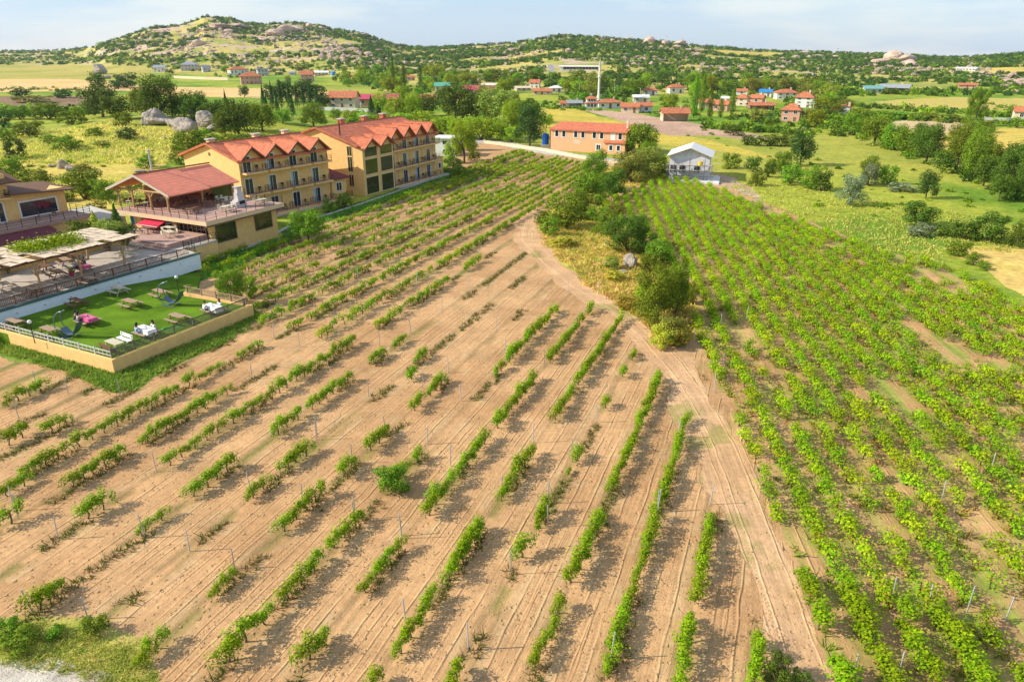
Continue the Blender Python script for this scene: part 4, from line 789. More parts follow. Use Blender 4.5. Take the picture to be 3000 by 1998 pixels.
gt = thing('garden_table', 'pale garden table between the white and the dark bench', 'table', (*Gz(334, 1001, LAWN + .72), LAWN), math.radians(57)); MB().box(-.38, .38, -.85, .85, .70, .74).build('table_top', 'woodp', gt)
for a in (-1, 1):
    for b in (-1, 1): MB().box(a * .3 - .04, a * .3 + .04, b * .7 - .04, b * .7 + .04, 0, .70).build('leg', 'woodp', gt)
# hanging chair stands: crescent frame with a sling seat
for k, (px_, py_, lab) in enumerate(((500, 893, 'blue grey crescent hammock stand on the right of the lawn'), (203, 985, 'blue grey crescent hammock stand near the front lamp'))):
    X, Y = Gz(px_, py_, LAWN); o = thing('hammock_stand', lab, 'hammock', (X, Y, LAWN), math.radians(-20), 'crescent hammock stands')
    for s in (-1, 1):
        pts = []
        for i in range(15):
            a = math.radians(100 + 165 * i / 14); pts.append((.15 + 1.15 * math.cos(a), s * (.42 - .25 * abs(i - 9) / 9), 1.18 + 1.15 * math.sin(a)))
        MB().tube(pts, .045, 6).build('frame', 'teald', o)
    pts = [(-.45 + i * .16, 0, .30 + .035 * (i - 5) ** 2 * .55) for i in range(14)]; m = MB()
    for a, b in zip(pts[:-1], pts[1:]): m.slab([(a[0], -.34, a[2]), (b[0], -.34, b[2]), (b[0], .34, b[2]), (a[0], .34, a[2])], .04)
    m.build('sling', 'teald', o); MB().box(-.7, .9, -.5, -.42, 0, .06).box(-.7, .9, .42, .5, 0, .06).box(-.1, -.02, -.5, .5, 0, .06).build('base', 'teald', o)
# globe lamps
for px_, py_, zt, lab in ((103, 1006, 1.2, 'white globe lamp on a dark post at the front lawn fence'), (526, 866, 1.05, 'white globe lamp on a dark post at the far lawn corner')):
    X, Y = Gz(px_, py_, zt); o = thing('garden_lamp', lab, 'lamp', (X, Y, zt), 0, 'globe lamps at the lawn')
    MB().bar((0, 0, 0), (0, 0, 1.75), .035, n=8).bar((0, 0, 1.72), (0, 0, 1.8), .07, n=8).build('post', 'dark', o); MB().ball((0, 0, 1.93), .17, 12, 8).build('globe', 'white', o, smooth=True)
hs = MB(); X, Y = Gz(500, 962, LAWN); 
for i in range(40): a = i * .5; r0 = .5 + .15 * math.sin(i); hs.bar((X + r0 * math.cos(a) * 1.3, Y + r0 * math.sin(a) * .8, LAWN + .03), (X + r0 * math.cos(a + .5) * 1.3, Y + r0 * math.sin(a + .5) * .8, LAWN + .03), .02, n=4)
tag(hs.build('garden_hose', pmat('hose_green', (.05, .45, .12))), 'bright green garden hose coiled by the right lawn fence', 'hose')
# people: one skinned body each, hair and clothes as children
def skinmesh(name, joints, edges, mat, parent, sub=1):
    me = D.meshes.new(name); me.from_pydata([j[:3] for j in joints], edges, []); o = D.objects.new(name, me); C.objects.link(o); sk = o.modifiers.new('skin', 'SKIN'); sk.use_smooth_shade = True
    if not me.skin_vertices: bpy.context.view_layer.objects.active = o
    for v, j in zip(me.skin_vertices[0].data, joints): v.radius = (j[3], j[4] if len(j) > 4 else j[3])
    me.skin_vertices[0].data[0].use_root = True; sb = o.modifiers.new('sub', 'SUBSURF'); sb.levels = sub; sb.render_levels = sub
    me.materials.append(mat if not isinstance(mat, str) else M[mat]); o.parent = parent; return o
def sitter(px_, py_, z, rz, label, shirt, lean=.15, hair='hair', trousers='jeans', longhair=False, reach=.35):
    """person seated on a bench, facing local +y"""
    X, Y = Gz(px_, py_, z + .9); p = thing('person', label, 'person', (X, Y, z), rz); hy = .10 * lean / .15
    J = [(0, 0, .52, .14, .12), (0, .02, .72, .125, .10), (0, hy * .6, .92, .155, .11), (0, hy, 1.02, .07, .06), (0, hy + .02, 1.12, .055, .055), (0, hy + .04, 1.20, .08, .09), (0, hy + .04, 1.29, .088, .10), (0, hy + .03, 1.36, .06, .07)]; E_ = [(i, i + 1) for i in range(7)]
    for s in (-1, 1):
        n = len(J); J += [(s * .10, .02, .50, .095), (s * .12, .40, .50, .072), (s * .12, .44, .10, .048), (s * .12, .56, .04, .04, .035)]; E_ += [(0, n), (n, n + 1), (n + 1, n + 2), (n + 2, n + 3)]
        n = len(J); J += [(s * .19, hy, .98, .055), (s * .24, hy + .10, .76, .042), (s * .14, hy + reach, .80, .032), (s * .12, hy + reach + .08, .81, .028, .018), (s * .115, hy + reach + .16, .80, .012), (s * .09, hy + reach + .07, .815, .011)]
        E_ += [(2, n), (n, n + 1), (n + 1, n + 2), (n + 2, n + 3), (n + 3, n + 4), (n + 2, n + 5)]
    body = skinmesh('body', J, E_, 'skin', p)
    TJ = [(0, 0, .50, .17, .145), (0, .02, .72, .155, .125), (0, hy * .6, .92, .185, .135), (0, hy * .95, 1.0, .10, .09)]; TE = [(0, 1), (1, 2), (2, 3)]
    for s in (-1, 1): n = len(TJ); TJ += [(s * .20, hy, .975, .078), (s * .245, hy + .09, .79, .066)]; TE += [(2, n), (n, n + 1)]
    skinmesh('shirt', TJ, TE, shirt, p)
    LJ = [(0, .0, .50, .165, .13)]; LE = []
    for s in (-1, 1): n = len(LJ); LJ += [(s * .10, .06, .50, .115), (s * .12, .41, .50, .088), (s * .12, .44, .16, .066)]; LE += [(0, n), (n, n + 1), (n + 1, n + 2)]
    skinmesh('trousers', LJ, LE, trousers, p)
    h = MB().ball((0, hy - .0, 1.30), .122, 12, 8, 1, 1.0, 1.05)
    if longhair: h.ball((0, hy - .07, 1.14), .11, 10, 6, 1.1, .6, 1.5)
    h.build('hair', hair, p, smooth=True); f = MB().ball((0, hy + .135, 1.235), .018, 6, 4, 1, 1.2, 1.2).ball((-.035, hy + .125, 1.265), .010, 6, 4).ball((.035, hy + .125, 1.265), .010, 6, 4); f.build('face', 'skin', p); return p
wt = pmat('white_shirt', (.75, .75, .76)); bk = pmat('black_shirt', (.03, .03, .035)); gs = pmat('beige_shirt', (.42, .34, .30)); lb = pmat('light_blue_shirt', (.42, .52, .68)); bp_ = pmat('blue_white_pattern', (.35, .42, .55), var=.6, vscale=9); br = pmat('brown_hair', (.12, .06, .03))
A0 = math.radians(57)     # table long axis = local y, benches at local +-x
def side(px_, py_, z, s, off): X, Y = Gz(px_, py_, z + .75); q = math.radians(57); lx, ly = s * .66, off; return X + lx * math.cos(q) - ly * math.sin(q), Y + lx * math.sin(q) + ly * math.cos(q)
def seat(tpx, tpy, z, s, off, label, shirt, **k):
    p = sitter(1500, 1200, z, math.radians(57) + (math.pi / 2 if s > 0 else -math.pi / 2), label, shirt, **k); X, Y = side(tpx, tpy, z, s, off); p.location = (X, Y, z - .04); return p
seat(255, 928, LAWN, -1, .35, 'person in a beige top seated at the pink covered lawn table', gs, hair='hair', longhair=True)
seat(255, 928, LAWN, -1, .82, 'person in black seated at the end of the pink covered lawn table', bk, hair='hair')
seat(426, 961, LAWN, -1, .30, 'person in a blue and white patterned dress at the white lawn table', bp_, longhair=True, trousers=bp_)
seat(426, 961, LAWN, 1, -.25, 'dark haired person in light top and dark jacket at the white lawn table', wt, longhair=True)
seat(622, 896, LAWN, -1, .30, 'person in white seen from behind at the far corner table', wt, hair=br)
seat(622, 896, LAWN, 1, -.30, 'brown haired person in white facing the viewer at the far corner table', wt, hair=br, longhair=True)
seat(240, 775, GP, -1, .30, 'person in a light blue shirt at the pink table under the pergola', lb)
seat(240, 775, GP, 1, .65, 'person in black at the far side of the pink patio table', bk)
# ---------------- pergola
PG = thing('pergola', 'log pergola with a pale reed roof over the patio tables', 'pergola', (*RW(-22.7, -1.9), GP), RZC)
for (x, y, lx) in ((0, 0, 0), (4.3, 0, 0), (9.6, .6, 0), (0, 6.6, 0), (5, 7, 0), (9.8, 7, 0), (-6, 0, 0)):
    m = MB().tube([(x, y, 0), (x + .12, y, 1.2), (x - .05, y, 3.0)], [.13, .11, .1], 7)
    for s in (-1, 1): m.tube([(x + .08, y, 1.5), (x + s * .9, y + .1, 2.9)], [.06, .05], 5)
    m.build('log_post', 'woodl', PG)
bm = MB()
for y in (0, 3.4, 7): bm.tube([(-8, y, 3.08), (1, y, 3.02), (11, y, 3.08)], [.12, .11, .1], 7)
for i in range(24): bm.tube([(-8 + i * .8, -.7, 3.22), (-8 + i * .8, 7.6, 3.22)], [.055, .045], 5)
bm.build('beam', 'woodd', PG)
mat_ = MB(); r = np.random.default_rng(9)
for i in range(24):
    for j in range(5):
        if r.random() < .93: x = -8 + i * .8 + .05; y = -.6 + j * 1.6; z = 3.27 + r.uniform(0, .05); mat_.slab([(x, y, z), (x + .72, y, z + r.normal(0, .03)), (x + .72, y + 1.52, z), (x, y + 1.52, z + r.normal(0, .03))], .02)
mat_.build('reed_panels', pmat('reed_mat', (.62, .48, .34), var=.25, vscale=2), PG)
r = np.random.default_rng(10); n = 2200; i = r.integers(0, 9, n); cx_ = np.linspace(1.2, 6.6, 9)[i] + r.normal(0, .4, n); cyy = 3.6 + r.normal(0, 1.1, n) + .2 * np.sin(cx_); cz = 3.35 + np.abs(r.normal(0, .38, n)) * (1.1 - np.abs(cyy - 3.6) / 5)
t = r.random((n, 1)); me = leafmesh('climber', np.stack([cx_, cyy, cz], 1), r.normal(0, .6, (n, 3)) + np.array((0, 0, 1.)), r.uniform(.16, .3, n), GRN * (1 - t) + YEL * t, LEAF['vine'], r)
o = thing('climbing_vine', 'bright green climbing vine growing over the pergola roof', 'climbing plant', PG.location, RZC); meshobj('foliage', me, o)
MB().tube([(4.9, 6.8, 0), (5.0, 6.6, 1.6), (4.6, 6.0, 3.3)], [.05, .04, .03], 6).build('stem', 'bark', o)
# ---------------- roof terrace furniture and fireplace
BQ = thing('garden_fireplace', 'pale stone outdoor fireplace with chimney on the roof terrace', 'fireplace', (*RW(7.6, 2.5), TZ + .03), RZC)
MB().box(-.75, .75, -.5, .5, 0, .95).box(-1.1, -.76, -.5, .5, 0, .8).build('hearth', 'stone', BQ); MB().box(-.5, .5, -.51, -.45, .4, .85).build('opening', 'dark', BQ)
MB().prismx([(-.42, .951), (.42, .951), (.27, 1.9), (-.27, 1.9)], -.55, .55).box(-.4, .4, -.27, .27, 1.901, 2.6).build('chimney', 'stone', BQ); MB().box(-.55, .55, -.4, .4, 2.6, 2.7).build('chimney_cap', 'concrete', BQ)
wch = chair_proto('terrace_chair', 'woodp'); wcd = chair_proto('terrace_chair', 'woodd')
def rtable(mat, round_=False):
    t = thing('terrace_table', '', 'table'); MB().box(-.75, .75, -.42, .42, .71, .75).build('table_top', mat, t)
    for a in (-1, 1):
        for b in (-1, 1): MB().box(a * .65 - .03, a * .65 + .03, b * .34 - .03, b * .34 + .03, 0, .71).build('leg', mat, t)
    return t
tw = rtable('woodp'); td = rtable('woodd')
TT = [(4.5, 1.6, 'w', 'pale table set near the terrace corner'), (9.8, .8, 'w', 'pale table at the far right end of the roof terrace'), (1.6, 4.6, 'd', 'dark table at the front railing before the log post'), (3.4, 10, 'd', 'dark table under the red roof behind the middle post'), (6.2, 10.4, 'd', 'dark table in the middle under the red roof'), (9, 9.6, 'd', 'dark table deep under the red roof'), (2.2, 13.2, 'w', 'pale table under the roof by the left posts'), (5.6, 6.2, 'd', 'dark table at the roof edge behind the pale table'), (8.6, 6.4, 'w', 'pale table behind the stone fireplace'), (1.8, 16, 'w', 'pale table at the left end under the gable'), (5, 14.4, 'w', 'pale table inside by the back wall')]
for x, y, k, lab in TT:
    wx, wy = RW(x, y); a = RZC + rng.uniform(-.15, .15); place(tw if k == 'w' else td, wx, wy, TZ + .03, a, lab, 'tables on the roof terrace')
    q = 0
    for dx, dy, ra, wh in ((-.4, -.75, math.pi, 'front left'), (.4, -.75, math.pi, 'front right'), (-.4, .75, 0, 'back left'), (.4, .75, 0, 'back right')):
        cx2, cy2 = wx + dx * math.cos(a) - dy * math.sin(a), wy + dx * math.sin(a) + dy * math.cos(a)
        place(wch if k == 'w' and x > 4 else wcd, cx2, cy2, TZ + .03, a + ra + rng.uniform(-.3, .3), 'chair %s of the %s' % (wh, lab.split(' ', 0)[0]), 'chairs on the roof terrace')
for k, (x, y, lab) in enumerate(((-3.2, 3.4, 'pale table on the timber deck before the glazing'), (-3.0, 7.6, 'table under the red awning'), (-1.6, 5.4, 'table on the deck beside the glazed wall'))):
    wx, wy = RW(x, y); a = RZC + 1.5 + rng.uniform(-.2, .2); place(tw if k != 1 else td, wx, wy, GP + .55, a, lab, 'tables on the timber deck')
    for dx, dy, ra, wh in ((0, -.75, math.pi, 'near'), (0, .75, 0, 'far')): place(wcd if k == 1 else wch, wx + dx * math.cos(a) - dy * math.sin(a), wy + dx * math.sin(a) + dy * math.cos(a), GP + .55, a + ra, '%s chair of the %s' % (wh, lab), 'chairs on the timber deck')
for k, (x, y) in enumerate(((1.5, -2.2), (4.0, -1.4))): wx, wy = W2(LB, x, y); place(wcd, wx, wy, 4.5, rng.uniform(0, 6), 'chair on the guest house terrace %s the wide window' % ('left under' if k == 0 else 'right under'), 'chairs on the guest house terrace')
BR = thing('barrel', 'old wooden barrel on the patio by the yellow wall', 'barrel', (*Gz(316, 735, GP), GP)); MB().tube([(0, 0, 0), (0, 0, .3), (0, 0, .6), (0, 0, .9)], [.3, .38, .38, .3], 12).build('staves', 'woodd', BR); MB().bar((0, 0, .2), (0, 0, .26), .375, n=12).bar((0, 0, .64), (0, 0, .7), .38, n=12).build('hoops', 'greys', BR)
PTP = thing('flower_pot', 'red clay pot with a small plant at the pergola post', 'flower pot', (*Gz(212, 808, GP), GP)); MB().tube([(0, 0, 0), (0, 0, .5)], [.2, .3], 12).build('pot', 'roofm', PTP); r = np.random.default_rng(12); me = leafmesh('plant', r.normal(0, .16, (160, 3)) + np.array((0, 0, .68)), r.normal(0, 1, (160, 3)), r.uniform(.08, .14, 160), np.tile(GRN, (160, 1)), LEAF['tree'], r); meshobj('plant', me, PTP)
HS = [
 (467,212,34,18,'white house with a grey roof, leftmost below the rocky hill','wallw','greys','gable',1),
 (556,208,50,23,'wide pale two storey house with a grey roof below the rocky hill','wallg','greys','hip',2),
 (589,208,12,13,'small yellow hut between the pale houses below the rocky hill','yellow','greys','flat',1),
 (607,212,24,18,'grey house just right of the small yellow hut','wallg','greys','gable',1),
 (702,221,53,22,'white house with a red hipped roof below the rocky hill','wallw','roofo','hip',1),
 (738,248,62,31,'pinkish red two storey house with a red hipped roof by the stubble field','wallp','roofo','hip',2),
 (771,223,30,23,'grey two storey house behind the pinkish red house','wallg','greys','flat',2),
 (856,221,18,10,'tiny grey house on the slope','wallg','greys','gable',1),
 (900,240,36,28,'house with orange walls and red roof left of the blue dome','wallp','roofo','gable',2),
 (942,223,42,13,'low beige house with a pale roof beside the blue dome','wallc','wallw','gable',1),
 (1003,318,82,44,'long cream house with a red roof in front of the village','wallc','roofo','gable',2),
 (1108,312,116,30,'very long maroon roofed barn beside the cream house','wallp','roofm','gable',1),
 (1167,293,54,12,'low orange roofed house behind the maroon barn','wallc','roofo','gable',1),
 (1205,237,24,13,'small orange roofed house among the left poplars','wallc','roofo','gable',1),
 (1257,305,54,24,'house with old orange roof among trees right of the maroon barn','wallp','roofo','gable',1),
 (1296,270,46,24,'house with a large green sheet roof','wallc','green','gable',1),
 (1401,286,92,30,'wide house with a bright pink red roof in the village centre','wallw','roofm','gable',1),
 (1432,258,44,11,'long white building behind the pink red roof','wallw','wallw','gable',1),
 (1343,292,26,12,'small orange house at the left of the pink red roof','wallc','roofo','gable',1),
 (1438,299,56,13,'low orange roof in front of the pink red roof','wallc','roofo','gable',1),
 (1565,258,30,21,'white cubic house with orange roof near the road','wallw','roofo','gable',2),
 (1535,267,46,12,'low beige house left of the white cubic house','wallc','wallc','gable',1),
 (1588,279,58,16,'long orange roofed house below the winding road','wallc','roofo','gable',1),
 (1630,272,34,18,'white house with a pale arched front near the minaret','wallw','wallw','hip',1),
 (1653,317,24,19,'small orange roofed hut beside the open grey shed','wallc','roofo','gable',1),
 (1685,317,44,20,'open grey shed left of the mosque','wallg','greys','shed',1),
 (1788,319,74,24,'wide orange roofed house right of the mosque','wallw','roofo','hip',1),
 (1845,332,54,26,'beige house with a faded orange roof at the ploughed field','wallc','roofo','gable',1),
 (1878,299,46,18,'grey low house right of the minaret','wallg','wallw','gable',1),
 (1893,330,36,26,'small orange house at the ploughed field','wallw','roofo','gable',1),
 (1903,280,44,20,'orange and white house behind the grey low house','wallw','roofo','hip',1),
 (1983,275,46,24,'white house with an orange hipped roof and poplars before it','wallw','roofo','hip',1),
 (1979,356,80,34,'open barn with an orange roof and dark inside at the field edge','wallc','roofo','shed',1),
 (2068,318,44,24,'orange roofed house behind the slim poplars','wallc','roofo','gable',1),
 (2107,326,48,28,'orange roofed house among the slim poplars','wallp','roofo','gable',1),
 (2126,300,20,15,'tiny white house behind the slim poplars','wallw','wallw','gable',1),
 (2172,279,32,16,'orange roofed house at the upper right of the village','wallw','roofo','gable',1),
 (2170,311,36,30,'beige house with orange roof below the upper house','wallc','roofo','hip',2),
 (2214,305,38,24,'pinkish house with orange roof left of the blue roofed house','wallp','roofo','gable',1),
 (2241,285,36,20,'white house with a bright blue roof','wallw','blue','gable',1),
 (2233,322,74,18,'long dark brown shed with an orange roof','woodd','roofo','gable',1),
 (2305,292,62,26,'large white house with orange hipped roof, upper part of the pair','wallw','roofo','hip',2),
 (2352,316,52,40,'large white three storey house with balconies and orange roof','wallw','roofo','hip',3),
 (2313,357,54,46,'two storey house with a red hipped roof and porch','wallp','roofo','hip',2),
 (2469,346,64,34,'white gabled house with a red roof at the right edge of the village','wallw','roofo','gable_front',1),
 (2559,275,52,20,'long teal roofed farm shed','wallg','teal','gable',1),
 (2616,275,80,24,'long grey roofed farm shed beside the teal one','wallp','greys','shed',1),
 (2828,208,54,9,'long white farm building on the right ridge','wallw','wallw','gable',1),
 (2833,259,48,13,'long brown farm building at the right','wallp','roofo','gable',1),
 (2990,352,40,34,'orange roofed house at the right edge','wallc','roofo','gable',1)]
HSBOX = [h_[:4] for h_ in HS] + [(1695,208,112,20),(1732,317,44,45),(1753,300,14,130),(977,223,18,14)]
# ------------------------------------------------------------------ trees and shrubs
TC = dict(  # darker leaf colour, lighter leaf colour
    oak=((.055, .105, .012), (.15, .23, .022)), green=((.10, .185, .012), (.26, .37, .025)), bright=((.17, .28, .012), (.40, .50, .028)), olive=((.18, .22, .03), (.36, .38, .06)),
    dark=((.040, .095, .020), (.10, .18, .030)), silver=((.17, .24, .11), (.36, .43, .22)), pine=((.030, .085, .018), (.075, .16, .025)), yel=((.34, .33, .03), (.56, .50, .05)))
def crown(seed, n, colk, shape, leaf, mat='tree'):
    """unit crown: width 2 (radius 1), height 0..1 of the whole plant"""
    r = np.random.default_rng(seed); a, b = map(np.array, TC[colk])
    if shape == 'cone':
        t = r.random(n) ** .8; ang = r.uniform(0, 2 * math.pi, n); tier = np.floor(t * 9) / 9; rad = (1 - t) * (.75 + .35 * (1 - (t - tier) * 9)) * r.uniform(.55, 1.0, n); pos = np.stack([rad * np.cos(ang), rad * np.sin(ang), .06 + t * .94], 1); nrm = np.stack([np.cos(ang), np.sin(ang), np.full(n, .5)], 1)
    elif shape == 'column':
        t = r.random(n); ang = r.uniform(0, 2 * math.pi, n); rad = (np.sin(math.pi * (t * .9 + .08)) ** .6) * (.75 + .3 * np.sin(t * 17 + ang * 2)) * r.uniform(.6, 1, n); pos = np.stack([rad * np.cos(ang), rad * np.sin(ang), .04 + t * .96], 1); nrm = np.stack([np.cos(ang), np.sin(ang), np.full(n, .5)], 1)
    else:
        z0 = {'bush': -.04, 'tree': .04, 'tall': .04, 'open': .10}[shape]; k = {'bush': 11, 'tree': 16, 'tall': 17, 'open': 15}[shape]; L_ = []
        for i in range(k):
            u = r.random(); zc = z0 + .18 + (1 - z0 - .32) * (i + r.random() * .8) / k; lim = math.sqrt(max(.05, 1 - ((zc - (z0 + .42)) / .62) ** 2)); an = i * 2.4 + r.uniform(-.5, .5); q = lim * r.uniform(.35, .72); L_.append((q * math.cos(an), q * math.sin(an), zc, r.uniform(.30, .48) * (.85 if shape == 'open' else 1)))
        L_ = np.array(L_); i = r.integers(0, k, n); d = r.normal(size=(n, 3)); d /= np.linalg.norm(d, axis=1, keepdims=True); rr = r.uniform(0, 1, n) ** .28 * L_[i, 3] * r.uniform(.85, 1.15, n)
        pos = L_[i, :3] + d * rr[:, None] * np.array((1, 1, .42)); nrm = d + np.array((0, 0, .35)); pos[:, 2] = np.clip(pos[:, 2], .01, 1.05)
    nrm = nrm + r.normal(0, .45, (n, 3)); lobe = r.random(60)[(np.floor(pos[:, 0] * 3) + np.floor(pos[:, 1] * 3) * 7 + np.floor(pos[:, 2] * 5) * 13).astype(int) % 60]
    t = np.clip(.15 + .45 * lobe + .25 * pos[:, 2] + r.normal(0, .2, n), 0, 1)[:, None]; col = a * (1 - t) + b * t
    # leaves: keep them roughly isotropic after the crown is stretched to its real size
    return leafmesh('crown', pos * np.array((1, 1, 1.)), nrm, r.uniform(.75, 1.3, n) * leaf, col, LEAF['tree' if mat == 'tree' else 'dark'], r, .5)
def trunkmesh(shape, seed):
    r = np.random.default_rng(seed); m = MB(); top = {'bush': .35, 'tree': .55, 'tall': .7, 'open': .6, 'cone': .9, 'column': .9}[shape]
    if shape == 'bush':
        for i in range(5): a = i * 1.3; m.tube([(0, 0, -.03), (.2 * math.cos(a), .2 * math.sin(a), .2), (.45 * math.cos(a), .45 * math.sin(a), .45)], [.035, .025, .012], 5)
    else:
        m.tube([(0, 0, -.04), (r.normal(0, .03), r.normal(0, .03), .2), (0, 0, top * .6), (0, 0, top)], [.085, .065, .045, .02], 7)
        for i in range(5): a = i * 1.3 + r.random(); z = .2 + .06 * i; m.tube([(0, 0, z), (.25 * math.cos(a), .25 * math.sin(a), z + .14), (.5 * math.cos(a), .5 * math.sin(a), z + .25)], [.04, .028, .01], 5)
    o = m.build('trunk', 'bark', smooth=True); me = o.data; D.objects.remove(o); return me
_CR = {}
def crownset(colk, shape, lod):
    key = (colk, shape, lod)
    if key not in _CR:
        n, leaf = {0: (9000, .052), 1: (3600, .080), 2: (1300, .125), 3: (420, .21)}[lod]
        if shape in ('cone', 'column'): n = int(n * .7)
        _CR[key] = [crown(hash((colk, shape)) % 1000 * 0 + sum(map(ord, colk + shape)) + lod * 31 + j * 7, n, colk, shape, leaf, 'dark' if colk in ('pine', 'dark', 'oak') else 'tree') for j in range(3)]
        _CR[('t', shape)] = _CR.get(('t', shape)) or trunkmesh(shape, 5)
    return _CR[key]
TREES = []
HBOX = []
def T(area, word, colk, shape, items):
    for it in items: TREES.append((area, word, colk, shape, it))
# (x, y of the foot, width, height) in photograph pixels
T('in the grassy strip between the vineyards', 'green thicket tree', 'green', 'bush', [(1660,668,140,100),(1725,600,115,96),(1700,640,90,80),(1612,690,66,60),(1590,655,60,40),(1750,650,70,50),(1780,560,80,56),(1830,525,80,50),(1860,690,80,60),(1905,800,80,60),(1775,690,80,70),(1740,560,100,120),(1930,780,110,80)])
T('in the grassy strip between the vineyards', 'darker green thicket tree', 'oak', 'bush', [(1840,738,160,112),(1800,580,80,84),(1895,745,80,66)])
T('in the grassy strip between the vineyards', 'leafy tall thicket', 'bright', 'bush', [(1885,890,60,70),(1950,860,90,80),(2015,890,60,70)])
T('in the grassy strip between the vineyards', 'leafy open tree', 'green', 'bush', [(1915,950,140,185),(1975,925,120,160)])
T('in the grassy strip between the vineyards', 'olive green bush', 'olive', 'bush', [(1850,535,120,90),(1900,520,100,90),(1790,790,60,40),(1960,1005,110,90),(1800,640,70,50)])
T('in the grassy strip between the vineyards', 'yellowish weedy bush', 'yel', 'bush', [(1940,1020,90,75),(1985,1015,70,60),(1890,860,70,30),(1800,820,80,30),(1650,720,90,30),(1840,900,90,34)])
T('between the orange building and the white house', 'green tree', 'green', 'tree', [(1872,452,120,90),(1898,482,60,66),(1928,505,64,56)])
T('between the orange building and the white house', 'green bush', 'green', 'bush', [(1835,450,50,45),(1890,505,80,70),(1870,515,60,60),(1950,520,60,45)])
T('in the meadow right of the white house', 'round grey green tree', 'dark', 'tree', [(2345,486,84,102),(2712,582,62,82)])
T('in the meadow right of the white house', 'green shrub', 'green', 'bush', [(2138,494,60,45),(2215,545,55,42),(2290,512,60,70),(2315,540,80,60),(2260,500,40,36),(2375,555,70,70),(2600,540,60,58)])
T('in the meadow right of the white house', 'dark shrub', 'oak', 'bush', [(2205,505,52,48),(2250,520,40,44),(2405,560,60,62),(2688,662,120,72),(2820,700,90,58),(2895,708,110,84),(2985,725,70,80),(2770,690,60,30)])
T('in the meadow right of the white house', 'silvery tree', 'silver', 'bush', [(2490,602,78,92),(2545,545,60,66),(2697,692,90,38),(2640,560,90,24)])
T('in the meadow right of the white house', 'tall green tree', 'green', 'tree', [(2540,540,62,78)])
T('by the yellow wheat field at the right', 'green bush', 'green', 'bush', [(2808,752,74,50),(2850,775,50,36),(2880,790,40,26)])
T('in the tree line across the right meadow', 'dense green tree', 'green', 'tree', [(2495,398,70,66),(2560,425,100,80),(2610,440,90,76),(2655,455,95,80),(2510,372,70,56),(2452,385,70,50),(2580,392,60,55),(2445,345,60,42),(2400,360,54,40)])
T('in the tree line across the right meadow', 'dark green tree', 'oak', 'tree', [(2712,478,100,112),(2700,430,70,66),(2945,575,105,130),(2880,545,80,90),(2965,480,60,60),(2760,505,60,60),(2905,500,70,60)])
T('in the tree line across the right meadow', 'tall lighter green tree', 'green', 'tall', [(2800,500,86,140),(2848,525,100,150),(2895,510,70,95)])
T('in the near left corner', 'low weedy bush', 'green', 'bush', [(60,1895,120,60),(25,1855,70,50),(285,1850,80,62),(165,1862,60,36)])
T('on the sandy left field', 'round wild bush', 'green', 'bush', [(1150,1440,110,96)])
T('beside the dirt track near the bottom edge', 'dark weedy bush', 'oak', 'bush', [(2275,1995,90,100),(2340,2010,70,60)])
T('in the tree line across the right meadow', 'tall darker green tree', 'oak', 'tall', [(2990,590,70,120),(2925,590,60,80),(2990,500,60,80),(3010,540,60,70)])
T('beside the far fields at the right', 'tall open tree', 'green', 'open', [(2853,370,62,108)])
T('beside the far fields at the right', 'green hedge bush', 'green', 'bush', [(2850,390,60,34),(2890,388,56,36),(2653,412,48,28),(2640,350,90,22),(2720,352,100,22),(2580,345,90,22),(2790,356,70,20),(2980,375,50,30),(2720,422,50,14),(2775,413,26,14)])
T('on the green field edge by the ploughed land', 'dark hedge bush', 'oak', 'bush', [(2185,425,44,30),(2215,428,50,30),(2258,428,60,34),(2300,430,60,34),(2150,398,60,34)])
T('on the knoll left of the hotels', 'large dark oak', 'oak', 'tree', [(302,345,125,92),(478,352,150,122),(340,352,100,70),(575,355,90,84),(632,362,90,66),(702,402,115,105),(290,268,54,54)])
T('on the knoll left of the hotels', 'green tree', 'green', 'tree', [(430,345,95,85),(540,345,70,60),(770,385,90,80),(660,400,60,70),(920,375,90,72),(740,350,60,44),(985,352,40,32),(830,362,60,40)])
T('on the knoll left of the hotels', 'dark low shrub', 'dark', 'bush', [(372,258,90,42),(340,262,40,26),(60,285,70,26),(185,288,64,26),(10,375,60,50),(50,468,64,62),(375,410,64,36),(220,428,0,0),(520,262,60,16)][:7])
T('on the knoll left of the hotels', 'bright green shrub', 'green', 'bush', [(200,440,84,42),(150,420,60,26),(40,530,110,70),(110,560,110,60),(250,585,130,90),(310,590,80,66),(555,440,90,60),(600,430,90,50),(640,440,90,46),(700,430,80,36),(760,430,80,40),(430,492,56,38),(530,480,60,56),(90,400,90,46),(20,420,70,44),(145,350,110,50),(210,365,90,40),(60,350,80,40),(360,370,60,40),(280,400,60,26),(850,420,60,30),(690,380,50,50)])
T('on the knoll left of the hotels', 'olive scrub', 'olive', 'bush', [(160,590,80,44),(290,620,60,30),(390,560,60,30),(330,560,60,24),(460,520,70,22),(100,300,120,20),(300,430,50,18),(240,500,60,20)])
T('in the dark grove above the stubble field', 'dark spruce', 'pine', 'cone', [(668,350,22,80),(691,352,18,56),(748,355,14,44),(775,330,24,76),(800,325,24,80),(825,320,24,80),(850,322,24,76),(872,318,22,70),(890,312,22,64),(910,318,24,72),(930,322,24,60),(785,345,20,60),(815,345,22,66),(860,345,24,60)])
T('in the dark grove above the stubble field', 'dark round tree', 'dark', 'tree', [(840,300,70,60),(890,300,70,64),(930,300,60,50),(800,300,60,50),(950,320,50,40),(716,285,34,32)])
T('in the belt of trees behind the far hotel', 'large dark tree', 'oak', 'tree', [(1335,355,120,105),(1395,358,100,90),(1250,340,80,60),(1300,320,70,55)])
T('in the belt of trees behind the far hotel', 'dark tree by the village road', 'dark', 'tree', [(1552,428,94,122)])
